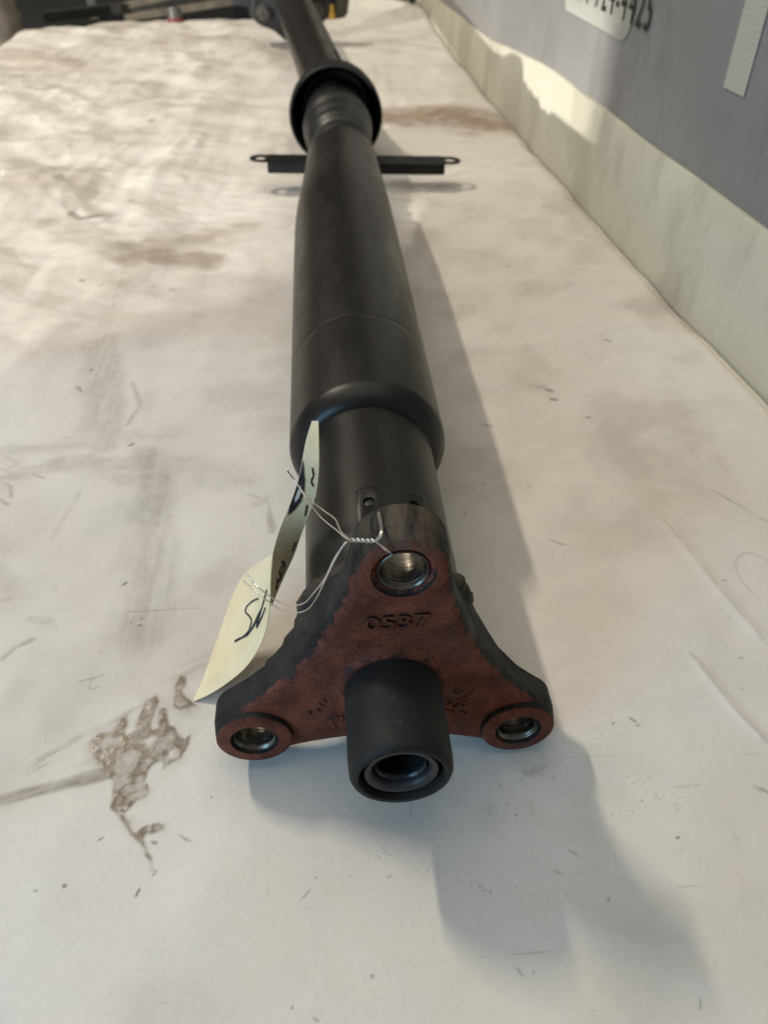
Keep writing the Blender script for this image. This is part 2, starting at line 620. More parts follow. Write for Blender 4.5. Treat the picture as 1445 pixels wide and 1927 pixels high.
# ---- the paper sheet
def build_paper():
    ys = [-0.40]
    while ys[-1] < 1.835:
        D = max(ys[-1] + 0.17, 0.02)
        d = 0.00056 * max(1.0, (D / 0.33) ** 1.85) if ys[-1] > -0.125 else 0.006
        ys.append(ys[-1] + d)
    Y1 = np.array(ys)
    nr = len(Y1)
    xl = np.maximum(-0.60, -0.165 - 0.30 * (Y1 + 0.1))
    xl = np.minimum(xl, -0.15)
    ex = np.mean([np.interp(Y1 + d, EDGE_Y, EDGE_X) for d in np.linspace(-0.12, 0.12, 9)], axis=0) - 0.0012
    xr = np.minimum(ex - 0.012, np.maximum(0.14, 0.145 + 0.52 * (Y1 + 0.1)))
    left = -0.632 + 0.010 * np.sin(Y1 * 5)
    u0 = np.linspace(0, 1, 36, endpoint=False)
    u1 = np.linspace(0, 1, 560, endpoint=False)
    u2 = np.linspace(0, 1, 26)
    X = np.concatenate([left[:, None] + (xl - left)[:, None] * u0, xl[:, None] + (xr - xl)[:, None] * u1, xr[:, None] + (ex - xr)[:, None] * u2], axis=1)
    nc = X.shape[1]
    Y = np.repeat(Y1[:, None], nc, axis=1)
    # far left corner is cut round
    x = X.ravel().copy()
    y = Y.ravel().copy()
    # ---------------- height
    near = sst(np.hypot(x * 0.9, y) , 0.10, 0.45)
    z = 0.0030 * (fbm(x, y, 4.0, 3) - 0.5) * near * sst(-x, -0.12, 0.12) + 0.0016 * (fbm(x, y, 14.0, 4) - 0.5) * (0.35 + 0.9 * near)
    far_left = sst(-x, 0.03, 0.22) * sst(y, 0.35, 0.9)
    # crumpled far-left half: ridged noise
    rdg = 1 - np.abs(2 * fbm(x + 0.02 * fbm(x, y, 9, 2), y, 7.5, 4) - 1)
    z += far_left * 0.0055 * (rdg - 0.7)
    rdg2 = 1 - np.abs(2 * fbm(x + 3.1, y + 1.7, 15, 3, 1.0, 0.7) - 1)
    z += far_left * 0.0032 * (rdg2 - 0.7)

    # straight-edged crumple folds
    rc2 = np.random.default_rng(21)
    wrp = 0.35 * fbm(x, y, 3.0, 3)
    for k in range(11):
        an = rc2.uniform(0, math.pi)
        fr = rc2.uniform(4.0, 20.0)
        t_ = fr * (x * math.cos(an) + y * math.sin(an)) + wrp * rc2.uniform(0.5, 1.5) + rc2.random()
        tri = np.abs(2 * (t_ - np.floor(t_ + 0.5)))
        tri = np.sqrt((tri - 0.5) ** 2 + 0.0006) * np.sign(tri - 0.5)
        mk = sst(fbm(x + rc2.uniform(0, 9), y + rc2.uniform(0, 9), 5.0, 2), 0.46, 0.60)
        z += (tri / fr) * mk * (0.007 + 0.006 * near + 0.010 * far_left)

    for k in range(10):
        an = rc2.uniform(0, math.pi)
        fr = rc2.uniform(24.0, 70.0)
        t_ = fr * (x * math.cos(an) + y * math.sin(an)) + 2.2 * wrp * rc2.uniform(0.5, 1.5) + rc2.random()
        tri = np.abs(2 * (t_ - np.floor(t_ + 0.5))) - 0.5
        mk = sst(fbm(x + rc2.uniform(0, 9), y + rc2.uniform(0, 9), 8.0, 2), 0.52, 0.62)
        z += (tri / fr) * mk * (0.006 + 0.006 * near + 0.005 * far_left)

    def seg_dist(pts):
        d = np.full(x.shape, 9.0)
        tt = np.zeros(x.shape)
        side = np.zeros(x.shape)
        n = len(pts) - 1
        for i in range(n):
            ax, ay = pts[i]
            bx, by = pts[i + 1]
            L2 = (bx - ax) ** 2 + (by - ay) ** 2
            t = np.clip(((x - ax) * (bx - ax) + (y - ay) * (by - ay)) / L2, 0, 1)
            dd = np.hypot(x - ax - t * (bx - ax), y - ay - t * (by - ay))
            q = dd < d
            d = np.where(q, dd, d)
            tt = np.where(q, (i + t) / n, tt)
            side = np.where(q, (bx - ax) * (y - ay) - (by - ay) * (x - ax), side)
        return d, tt, side

    # creases: (points, width, height)
    for pts, w, h in (
        ([(0.1627, 0.1386), (0.1712, 0.0887), (0.1807, 0.0465)], 0.004, 0.0012),
        ([(0.1430, 0.0447), (0.1504, 0.0149), (0.1576, -0.0028)], 0.003, 0.0009),
        ([(-0.2520, 0.3289), (-0.1656, 0.3691), (-0.0465, 0.4746)], 0.02, 0.0016),
        ([(-0.0239, -0.0794), (-0.0035, -0.0872), (0.0232, -0.1023)], 0.002, 0.0003),
        ([(-0.4456, 1.2002), (-0.4111, 1.1734), (-0.3354, 1.0935)], 0.014, 0.0035),
        ([(-0.3027, 0.7397), (-0.2597, 0.6459), (-0.2330, 0.6318)], 0.009, 0.0018),
        ([(-0.2629, 1.4745), (-0.2082, 1.3139), (-0.2216, 1.2004)], 0.02, 0.003),
        ([(-0.2328, 1.7850), (-0.1406, 1.5411), (-0.0728, 1.2253)], 0.03, 0.0028),
        ([(-0.4995, 1.6805), (-0.4252, 1.7355), (-0.4518, 1.4651)], 0.03, 0.0028),
        ([(-0.3815, 0.7733), (-0.3198, 0.7875)], 0.014, 0.002),
        ([(0.0271, 0.0011), (0.0506, -0.0325), (0.0725, -0.0425)], 0.006, 0.0006),
    ):
        d, t, s = seg_dist(pts)
        z += h * np.exp(-(d / w) ** 2) * sst(np.minimum(t, 1 - t), 0, 0.12)
    # keep the sheet under the shaft flat, near the wall let it curl up, far end drop over the edge
    flat = np.exp(-(x / 0.07) ** 2) * sst(0.9 - y, 0, 0.2)
    z = z * (1 - 0.95 * flat)
    gx = np.repeat(ex[:, None], nc, axis=1).ravel()
    z -= 0.0030 * sst(x, gx - 0.010, gx)
    z += 0.034 * sst(y, 1.60, 1.80) * sst(x, 0.02, 0.20) * 0.4
    z -= 0.05 * sst(y, 1.80, 1.835) * sst(0.06 - x, 0, 0.04)
    z -= 0.03 * sst(-x, 0.60, 0.632)
    z -= 0.05 * np.clip(((-x - 0.40) * 0.75 + (y - 1.60)) - 0.27, 0, 1) / 0.1
    z = np.maximum(z, -0.0055) if False else z

    # ---------------- marks
    brown = np.zeros(x.shape)
    smear = np.zeros(x.shape)
    oil = np.zeros(x.shape)
    dark = np.zeros(x.shape)
    n1 = fbm(x, y, 60, 4)
    n2 = fbm(x, y, 220, 3)
    n3 = fbm(x + 5, y + 3, 25, 4)
    wx = x + 0.006 * (fbm(x, y, 90, 3) - 0.5)
    wy = y + 0.006 * (fbm(x + 9, y + 4, 90, 3) - 0.5)

    def stroke(field, pts, w, amt, edge=0.6, nz=0.5, grain=None):
        d, t, s = seg_dist(pts)
        d = d + (n1 - 0.5) * w * nz * 2
        m = sst(w - d, 0, w * edge) * amt
        if grain is not None:
            m = m * grain
        np.maximum(field, m, out=field)

    # soft brown stains
    stroke(brown, [(-0.1974, 0.5182), (-0.1687, 0.5327), (-0.1233, 0.5124)], 0.030, 0.72, 1.0, 0.35)
    stroke(brown, [(-0.2109, 0.5275), (-0.1611, 0.5483), (-0.1137, 0.5706)], 0.060, 0.30, 1.0, 0.4)
    stroke(brown, [(-0.1670, 0.5206), (-0.1216, 0.5194)], 0.022, 0.72, 0.7, 0.3)
    stroke(brown, [(-0.1997, 0.5450), (-0.1578, 0.5609), (-0.0996, 0.5872)], 0.034, 0.50, 1.0, 0.4)
    stroke(brown, [(-0.2749, 0.5012), (-0.2310, 0.4889), (-0.1906, 0.5200)], 0.016, 0.28, 1.0, 0.6)
    stroke(brown, [(0.0895, 0.9821), (0.1545, 0.9994), (0.2182, 0.9372)], 0.085, 0.88, 0.9, 0.3)
    stroke(brown, [(0.1097, 1.0000), (0.1785, 1.0090)], 0.065, 0.8, 1.0, 0.4)
    stroke(brown, [(-0.3760, 0.7544), (-0.3235, 0.7782), (-0.2669, 0.7644)], 0.022, 0.30, 1.0, 0.6)
    stroke(brown, [(-0.1966, 0.4063), (-0.1970, 0.4649)], 0.012, 0.25, 1.0, 0.4)
    stroke(brown, [(-0.2327, 1.5588), (-0.1680, 1.6548)], 0.03, 0.22, 1.0, 0.4)
    stroke(brown, [(-0.1900, 0.3628), (-0.1861, 0.4055)], 0.012, 0.22, 1.0, 0.4)
    stroke(dark, [(-0.2750, 0.6501), (-0.2625, 0.6341), (-0.2422, 0.6385)], 0.0055, 0.6, 0.6, 0.4)  # dark colour painted in for the shaded gap of a tear
    stroke(smear, [(-0.3096, 0.7492), (-0.2889, 0.6923), (-0.2750, 0.6547)], 0.010, 0.5, 0.8, 0.4)
    stroke(dark, [(-0.4634, 1.1911), (-0.4394, 1.1756), (-0.4232, 1.1744)], 0.0060, 0.5, 0.8, 0.4)
    stroke(dark, [(-0.3764, 1.1248), (-0.3392, 1.0938)], 0.006, 0.35, 0.8, 0.4)
    np.maximum(brown, 0.34 * sst(fbm(x + 4, y + 2, 7, 5), 0.50, 0.72) * sst(y, 0.15, 0.6) * sst(-x, -0.25, 0.05), out=brown)
    np.maximum(brown, 0.16 * sst(fbm(x + 1, y + 8, 16, 5), 0.50, 0.70), out=brown)
    # rubbed streaks running along the bench
    gr = np.clip(0.25 + 1.2 * fbm(x, y, 700, 3, 1.0, 0.03), 0, 1)
    gr2 = np.clip(0.45 + 0.9 * fbm(x + 2, y, 420, 3, 1.0, 0.05), 0, 1)
    stroke(smear, [(-0.1293, 0.2182), (-0.1224, 0.1817), (-0.1215, 0.1562)], 0.019, 0.50, 1.0, 0.35, gr2)
    stroke(smear, [(-0.1233, 0.1677), (-0.1131, 0.1089), (-0.1141, 0.0775)], 0.020, 0.40, 0.9, 0.30, gr)
    stroke(smear, [(-0.1900, 0.3628), (-0.1803, 0.3233), (-0.1704, 0.2559)], 0.022, 0.40, 1.0, 0.35, gr)
    stroke(smear, [(-0.1837, 0.3705), (-0.1631, 0.2804), (-0.1590, 0.2316)], 0.012, 0.34, 0.7, 0.2, gr)
    stroke(smear, [(-0.1553, 0.3070), (-0.1454, 0.2791), (-0.1499, 0.2543)], 0.003, 0.40, 1.0, 0.5)
    # smudges across the sheet
    gx_ = np.clip(0.1 + 1.3 * fbm(x, y, 260, 3, 0.12, 1.0), 0, 1)
    stroke(smear, [(-0.2235, 0.2310), (-0.1862, 0.2365), (-0.1175, 0.2398)], 0.012, 0.32, 1.0, 0.6, gx_)
    stroke(smear, [(-0.2156, 0.2039), (-0.1995, 0.2129), (-0.1528, 0.2157)], 0.012, 0.36, 1.0, 0.8, gx_)
    stroke(smear, [(-0.1548, 0.2095), (-0.1140, 0.2116), (-0.0679, 0.1899)], 0.014, 0.30, 1.0, 0.6, gx_)
    stroke(smear, [(-0.1403, 0.1980), (-0.1176, 0.1912)], 0.012, 0.30, 1.0, 0.6, gx_)
    stroke(smear, [(-0.0673, 0.1775), (-0.0563, 0.1695), (-0.0534, 0.1444)], 0.0028, 0.45, 0.9, 0.8)
    stroke(smear, [(-0.0637, 0.1677), (-0.0564, 0.1742)], 0.007, 0.35, 1.0, 0.6, gx_)
    stroke(smear, [(-0.1652, 0.1851), (-0.1720, 0.1451)], 0.004, 0.25, 1.0, 0.8)
    stroke(smear, [(-0.1864, 0.1036), (-0.1816, 0.1051)], 0.005, 0.5, 1.0, 0.8, gx_)
    for pts in ([(-0.2148, 0.2013), (-0.2071, 0.1957), (-0.2037, 0.1857)], [(-0.2180, 0.2144), (-0.2095, 0.2085)], [(-0.2194, 0.2279), (-0.2093, 0.2190), (-0.2129, 0.2140)], [(-0.2097, 0.1837), (-0.2035, 0.1785)], [(-0.1981, 0.2076), (-0.1892, 0.2018)]):
        stroke(smear, pts, 0.0016, 0.5, 1.0, 0.6)
    stroke(smear, [(-0.1743, 0.0663), (-0.1700, 0.0722), (-0.1633, 0.0764)], 0.0024, 0.5, 1.0, 1.0)
    stroke(smear, [(-0.1674, 0.0900), (-0.1579, 0.0875), (-0.1544, 0.0832)], 0.0035, 0.35, 1.0, 1.0, gx_)
    stroke(smear, [(-0.1361, 0.0507), (-0.1306, 0.0521), (-0.1261, 0.0535)], 0.0012, 0.7, 1.0, 1.0)
    stroke(smear, [(-0.1305, 0.0463), (-0.1250, 0.0476)], 0.0016, 0.7, 1.0, 1.0)
    # greasy contact print under the right lobe
    stroke(smear, [(0.0526, -0.0093), (0.0630, -0.0065), (0.0679, -0.0045)], 0.0065, 0.55, 1.0, 0.9, np.clip((n2 - 0.42) * 6, 0, 1))
    stroke(smear, [(0.0550, -0.0130), (0.0640, -0.0114)], 0.006, 0.5, 1.0, 0.9, np.clip((n2 - 0.45) * 6, 0, 1))

    # oil spill
    def poly_sd(P):
        ins = np.zeros(x.shape, bool)
        d = np.full(x.shape, 9.0)
        box_ = (x > min(p[0] for p in P) - 0.02) & (x < max(p[0] for p in P) + 0.02) & (y > min(p[1] for p in P) - 0.02) & (y < max(p[1] for p in P) + 0.02)
        idx = np.where(box_)[0]
        X_, Y_ = wx[idx], wy[idx]
        I_ = np.zeros(len(idx), bool)
        D_ = np.full(len(idx), 9.0)
        for i in range(len(P)):
            ax, ay = P[i]
            bx, by = P[(i + 1) % len(P)]
            c = (ay > Y_) != (by > Y_)
            I_ ^= c & (X_ < (bx - ax) * (Y_ - ay) / ((by - ay) if by != ay else 1e-9) + ax)
            L2 = (bx - ax) ** 2 + (by - ay) ** 2 + 1e-12
            t = np.clip(((X_ - ax) * (bx - ax) + (Y_ - ay) * (by - ay)) / L2, 0, 1)
            D_ = np.minimum(D_, np.hypot(X_ - ax - t * (bx - ax), Y_ - ay - t * (by - ay)))
        out = np.full(x.shape, -9.0)
        out[idx] = np.where(I_, D_, -D_)
        return out

    def oilpoly(P, amt=0.85):
        sd = poly_sd(P)
        f = sst(sd + 0.0010 * (n2 - 0.5), -0.0006, 0.0011)
        halo = 0.22 * sst(sd, -0.0045, 0.0)
        np.maximum(brown, halo * sst(n1, 0.3, 0.65), out=brown)
        rim = np.exp(-((sd - 0.0007) / 0.0008) ** 2)
        rg_ = 1 - np.abs(2 * fbm(x + 0.004 * n1, y, 170, 4) - 1)
        body = amt * (0.50 + 0.62 * sst(rg_, 0.35, 0.95) + 0.35 * rim * n2 * 2)
        hole = sst(fbm(x + 1, y + 2, 120, 3), 0.56, 0.66)
        np.maximum(oil, f * np.clip(body, 0, 1) * (1 - 0.40 * hole), out=oil)
        np.maximum(smear, f * 0.6 * rim * sst(n1, 0.35, 0.6), out=smear)
        # dark veins along iso-lines
        v = np.abs(fbm(x + 7, y + 1, 95, 3) - 0.5)
        np.maximum(smear, f * 0.75 * sst(0.035 - v, 0, 0.03) * sst(fbm(x, y, 55, 2), 0.30, 0.50), out=smear)
        z[:] = z + f * 0.0005 * (rg_ - 0.6)

    oilpoly([(-0.1216, 0.0233), (-0.1167, 0.0229), (-0.1162, 0.0286), (-0.1134, 0.0319), (-0.1111, 0.0277), (-0.1103, 0.0206), (-0.1079, 0.0232), (-0.1073, 0.0290), (-0.1052, 0.0375), (-0.1014, 0.0395), (-0.0984, 0.0362), (-0.0987, 0.0321), (-0.0998, 0.0255), (-0.0974, 0.0256), (-0.0976, 0.0320), (-0.0947, 0.0329), (-0.0922, 0.0257), (-0.0886, 0.0236), (-0.0871, 0.0188), (-0.0848, 0.0176), (-0.0823, 0.0207), (-0.0826, 0.0139), (-0.0852, 0.0076), (-0.0883, 0.0052), (-0.0923, 0.0029), (-0.0936, 0.0066), (-0.0965, 0.0059), (-0.0978, 0.0033), (-0.0980, 0.0000), (-0.0953, -0.0052), (-0.0961, -0.0083), (-0.1002, -0.0098), (-0.1049, -0.0134), (-0.1079, -0.0123), (-0.1093, -0.0091), (-0.1130, -0.0013), (-0.1165, 0.0048), (-0.1187, 0.0085), (-0.1232, 0.0150), (-0.1249, 0.0199)])
    oilpoly([(-0.1078, -0.0127), (-0.1049, -0.0134), (-0.1020, -0.0186), (-0.0994, -0.0221), (-0.0977, -0.0202), (-0.0959, -0.0188), (-0.0932, -0.0182), (-0.0906, -0.0195), (-0.0901, -0.0216), (-0.0926, -0.0227), (-0.0955, -0.0229), (-0.0963, -0.0253), (-0.0943, -0.0305), (-0.0923, -0.0337), (-0.0895, -0.0358), (-0.0905, -0.0365), (-0.0926, -0.0352), (-0.0956, -0.0314), (-0.0983, -0.0262), (-0.1013, -0.0228), (-0.1038, -0.0195), (-0.1060, -0.0161)])
    oilpoly([(-0.0936, 0.0451), (-0.0918, 0.0499), (-0.0893, 0.0492), (-0.0879, 0.0447), (-0.0892, 0.0419), (-0.0881, 0.0384), (-0.0845, 0.0354), (-0.0811, 0.0329), (-0.0845, 0.0310), (-0.0886, 0.0308), (-0.0924, 0.0324), (-0.0924, 0.0393)])
    for c, r_ in (((-0.0992, 0.0182), 0.0030), ((-0.0890, 0.0094), 0.0030), ((-0.1171, 0.0183), 0.0032)):
        dd = np.hypot(wx - c[0], wy - c[1])
        oil *= 1 - 0.75 * sst(r_ - dd, 0, 0.0015)
        smear *= 1 - 0.75 * sst(r_ - dd, 0, 0.0015)
    stroke(smear, [(-0.1245, 0.0277), (-0.1223, 0.0190), (-0.1184, 0.0100), (-0.1183, 0.0076)], 0.0030, 0.85, 0.9, 0.9, np.clip((n2 - 0.3) * 4, 0, 1))
    stroke(smear, [(-0.1059, 0.0205), (-0.1034, 0.0239)], 0.0030, 0.7, 1.0, 0.6)
    stroke(smear, [(-0.0969, 0.0301), (-0.0935, 0.0219), (-0.0887, 0.0189), (-0.0860, 0.0149)], 0.0022, 0.7, 1.0, 0.6)
    # drag mark to the left
    gd = np.clip(0.25 + 1.1 * fbm(x * 0.95 + y * 0.3, y * 0.95 - x * 0.3, 330, 3, 0.10, 1.0), 0, 1)
    stroke(smear, [(-0.1620, -0.0079), (-0.1546, -0.0054), (-0.1353, -0.0010), (-0.1165, 0.0038)], 0.0042, 0.95, 0.6, 0.35, gd)
    stroke(smear, [(-0.1627, -0.0056), (-0.1552, -0.0035), (-0.1358, 0.0009), (-0.1178, 0.0051)], 0.0012, 0.7, 0.8, 0.3, gd)
    stroke(oil, [(-0.1621, -0.0074), (-0.1548, -0.0049), (-0.1353, -0.0010), (-0.1194, 0.0024)], 0.0055, 0.25, 1.0, 0.4)
    gs = np.clip((fbm(x * 0.85 + y * 0.5, y * 0.85 - x * 0.5, 420, 3, 0.10, 1.0) - 0.52) * 6, 0, 1)
    stroke(smear, [(-0.1399, 0.0092), (-0.1307, 0.0159), (-0.1214, 0.0176)], 0.0120, 0.60, 1.0, 0.4, gs)
    stroke(smear, [(-0.1302, 0.0133), (-0.1101, 0.0352), (-0.0803, 0.0590)], 0.0080, 0.32, 1.0, 0.4, gs)

    # flecks: explicit ones, then random ones
    def fleck(px, py, r_, a=0.85, ang=0.0, asp=1.0):
        q = np.where((np.abs(x - px) < 0.02) & (np.abs(y - py) < 0.02))[0]
        if not len(q):
            return
        ca, sa = math.cos(ang), math.sin(ang)
        ux = (wx[q] - px) * ca + (wy[q] - py) * sa
        uy = -(wx[q] - px) * sa + (wy[q] - py) * ca
        dd = np.hypot(ux / asp, uy)
        dark[q] = np.maximum(dark[q], 0.78 * a * np.clip(0.4 + 1.2 * n2[q], 0, 1) * sst(r_ * 0.85 - dd, -0.0002, max(r_ * 0.5, 0.0003)))

    for p, r_, a, ang, asp in (
        ((-0.0938, -0.0437), 0.0010, 0.95, 1.2, 2.4), ((-0.1201, -0.0405), 0.0009, 0.9, 0, 1.2), ((-0.1295, -0.0435), 0.0007, 0.8, 0, 1.3),
        ((-0.1139, -0.0221), 0.0009, 0.85, 0.9, 2.0), ((-0.0937, -0.0259), 0.0010, 0.7, 0, 1.0), ((-0.0726, -0.0097), 0.0005, 0.9, 0, 1.0),
        ((-0.0907, -0.0369), 0.0007, 0.9, 1.2, 1.5), ((-0.1261, 0.1106), 0.0016, 0.85, 0.4, 1.4), ((-0.1146, 0.0849), 0.0012, 0.85, 0, 1.1),
        ((-0.1151, 0.0802), 0.0011, 0.8, 0, 1.4), ((-0.1190, 0.0825), 0.0006, 0.7, 0, 1), ((-0.1440, 0.2316), 0.0020, 0.8, 0.6, 1.6),
        ((-0.1855, 0.3252), 0.0022, 0.75, 0, 1), ((-0.1904, 0.3013), 0.0018, 0.6, -0.8, 4), ((-0.1625, 0.4664), 0.0028, 0.5, 0, 1.4),
        ((-0.1473, 0.4558), 0.0030, 0.4, 0, 1.6), ((-0.2250, 0.4776), 0.0034, 0.75, 0, 1.6), ((-0.2074, 0.4657), 0.003, 0.5, 0, 1.6), ((-0.1915, 0.4322), 0.003, 0.5, 0, 1),
        ((-0.2432, 0.9862), 0.0070, 0.8, 0, 1.5), ((-0.2461, 1.0714), 0.006, 0.45, 0, 1.8), ((-0.3664, 0.9225), 0.005, 0.7, 0, 1.2), ((-0.1669, 0.9215), 0.005, 0.5, 0, 1.2),
        ((-0.2720, 0.7838), 0.004, 0.6, 0, 1.8), ((-0.3086, 0.7528), 0.004, 0.6, 0, 1.2),
        ((0.1502, 0.2414), 0.0018, 0.7, 0, 1.1), ((0.1308, 0.2744), 0.0018, 0.7, -0.6, 3.2), ((0.1330, 0.2654), 0.0024, 0.75, -0.5, 2.2), ((0.1283, 0.2794), 0.0014, 0.5, 0, 3),
        ((0.1940, 0.3412), 0.0020, 0.6, -0.4, 2.6), ((0.1706, 0.3381), 0.0016, 0.4, 0, 2.4), ((0.0817, 0.2375), 0.0018, 0.5, 0, 3.4), ((0.1460, 0.4880), 0.003, 0.35, 0, 2.4), ((0.2090, 0.4682), 0.002, 0.4, -0.4, 4),
        ((0.0638, 0.2407), 0.001, 0.5, 0, 1), ((0.0688, 0.1783), 0.001, 0.6, 0, 1), ((0.0539, 0.1516), 0.001, 0.6, 1.4, 2), ((0.1003, 0.1239), 0.0012, 0.6, -0.5, 6),
        ((0.0960, 0.0124), 0.0007, 0.8, 0.3, 1.6), ((0.1049, 0.0131), 0.0006, 0.85, -0.9, 5), ((0.1066, 0.0097), 0.0005, 0.8, -0.3, 4), ((0.1041, -0.0394), 0.0008, 0.9, 0, 1.2),
        ((0.0973, -0.0249), 0.0006, 0.9, 0, 1), ((0.1641, 0.0419), 0.0008, 0.8, 0, 1), ((0.1567, 0.0240), 0.0008, 0.7, 0, 1), ((0.1783, 0.0870), 0.0012, 0.7, 0, 1.3),
        ((0.0711, -0.0593), 0.0005, 0.8, 1, 3), ((0.0914, -0.0939), 0.0006, 0.7, 1.1, 4), ((0.0571, -0.0491), 0.0009, 0.5, -0.8, 3), ((0.0635, -0.0442), 0.0006, 0.5, -1.0, 5),
        ((-0.0121, -0.0769), 0.0006, 0.9, 0, 1), ((-0.0395, -0.0848), 0.0006, 0.9, 0, 1), ((-0.0310, -0.0898), 0.0008, 0.7, -0.5, 2), ((-0.0331, -0.0441), 0.0005, 0.8, 0, 1.2), ((-0.0192, -0.0434), 0.0005, 0.8, 0, 1),
        ((-0.0811, -0.0269), 0.0005, 0.7, -0.5, 9), ((-0.0362, -0.0491), 0.0005, 0.5, 0.8, 6), ((0.1484, -0.0225), 0.001, 0.7, -1.0, 4), ((0.1457, -0.0212), 0.0006, 0.7, -1.0, 5),
        ((0.0349, -0.0824), 0.0006, 0.6, -1, 3), ((0.0402, -0.0825), 0.0005, 0.5, 1, 4),
    ):
        fleck(p[0], p[1], r_, a, ang, asp)
    # dotted rows of grit lying along creases
    r2 = np.random.default_rng(3)
    for pts, n in (([(0.0904, -0.0110), (0.0988, -0.0187), (0.1088, -0.0240), (0.1086, -0.0273)], 34), ([(0.0825, -0.0297), (0.1003, -0.0267), (0.1264, -0.0150)], 22), ([(0.0082, -0.0463), (0.0230, -0.0513), (0.0302, -0.0546)], 24), ([(0.0416, -0.0555), (0.0523, -0.0591), (0.0713, -0.0597)], 14),
                   ([(-0.0208, 0.0098), (-0.0178, 0.0022)], 8), ([(0.0239, -0.0197), (0.0438, -0.0256)], 16), ([(0.0851, 0.0173), (0.0889, -0.0012)], 10), ([(0.0399, -0.0130), (0.0435, -0.0167)], 10), ([(-0.0384, -0.0080), (-0.0342, -0.0151)], 8),
                   ([(-0.0075, -0.0362), (-0.0045, -0.0472)], 12), ([(-0.1632, 0.1091), (-0.1397, 0.1166)], 9), ([(-0.0195, 0.0482), (-0.0152, 0.0362)], 4)):
        P = np.array(pts)
        for _ in range(n):
            k = r2.integers(0, len(P) - 1)
            t = r2.random()
            q = P[k] * (1 - t) + P[k + 1] * t + r2.normal(0, 0.0011, 2)
            fleck(q[0], q[1], r2.uniform(0.0002, 0.00045), r2.uniform(0.3, 0.65), r2.uniform(0, 3), r2.uniform(1, 2.4))
    for _ in range(330):
        py = -0.12 + 1.5 * r2.random() ** 2.0
        px = r2.uniform(-0.17 - 0.28 * (py + 0.1), min(0.25, 0.13 + 0.45 * (py + 0.1)))
        s_ = 1 + 2.0 * max(0, py)
        fleck(px, py, r2.uniform(0.00015, 0.00036) * s_, r2.uniform(0.2, 0.55), r2.uniform(0, 3.1), r2.choice([1, 1, 1, 1.4, 2, 4]))
    # lightly coloured blotches everywhere
    bl = sst(n3, 0.50, 0.76) * 0.20
    np.maximum(smear, bl * sst(fbm(x, y, 3, 2), 0.35, 0.6), out=smear)
    # darker lines along the creases
    for pts in ([(0.1627, 0.1386), (0.1712, 0.0887), (0.1807, 0.0465)], [(0.1430, 0.0447), (0.1504, 0.0149), (0.1576, -0.0028)]):
        stroke(smear, pts, 0.0016, 0.30, 1.0, 0.6)
    stroke(smear, [(0.1995, 0.1616), (0.2104, 0.1464), (0.2198, 0.1298)], 0.0011, 0.55, 1.0, 0.8)
    ring = (0.1971, 0.0905)
    dr = np.abs(np.hypot((x - ring[0]) * 1.6, y - ring[1]) - 0.017)
    np.maximum(smear, 0.35 * sst(0.0012 - dr, 0, 0.0012) * sst(n1, 0.3, 0.6), out=smear)

    co = np.stack([x, y, z], axis=1).astype(np.float32)
    me = bpy.data.meshes.new('paper_sheet')
    me.vertices.add(len(co))
    me.vertices.foreach_set('co', co.ravel())
    i = np.arange(nr * nc).reshape(nr, nc)
    q = np.stack([i[:-1, :-1], i[:-1, 1:], i[1:, 1:], i[1:, :-1]], axis=-1).reshape(-1, 4)
    nf = len(q)
    me.loops.add(nf * 4)
    me.loops.foreach_set('vertex_index', q.ravel().astype(np.int32))
    me.polygons.add(nf)
    me.polygons.foreach_set('loop_start', np.arange(0, nf * 4, 4, dtype=np.int32))
    me.polygons.foreach_set('use_smooth', np.ones(nf, bool))
    me.update(calc_edges=True)
    for nm, f in (('brown', brown), ('smear', smear), ('oil', oil), ('dark', dark)):
        at = me.attributes.new(nm, 'FLOAT', 'POINT')
        at.data.foreach_set('value', np.clip(f, 0, 1).astype(np.float32))
    o = link('paper_sheet', me, MAT['paper'])
    tag(o, 'crumpled white paper with oil stains covering the workbench', 'paper')


build_paper()

# ------------------------------------------------------------------ the driveshaft
AZ = 0.049
A0 = Matrix.Translation((0, 0, AZ))
RB, LR, DELTA = 0.060, 0.0158, -2.9
shaft = thing('driveshaft', 'black two-piece vehicle driveshaft with rusty three-arm flange lying on stained paper', 'driveshaft')
lobes = [(RB * math.cos(R(a + DELTA)), RB * math.sin(R(a + DELTA))) for a in (90, 210, 330)]


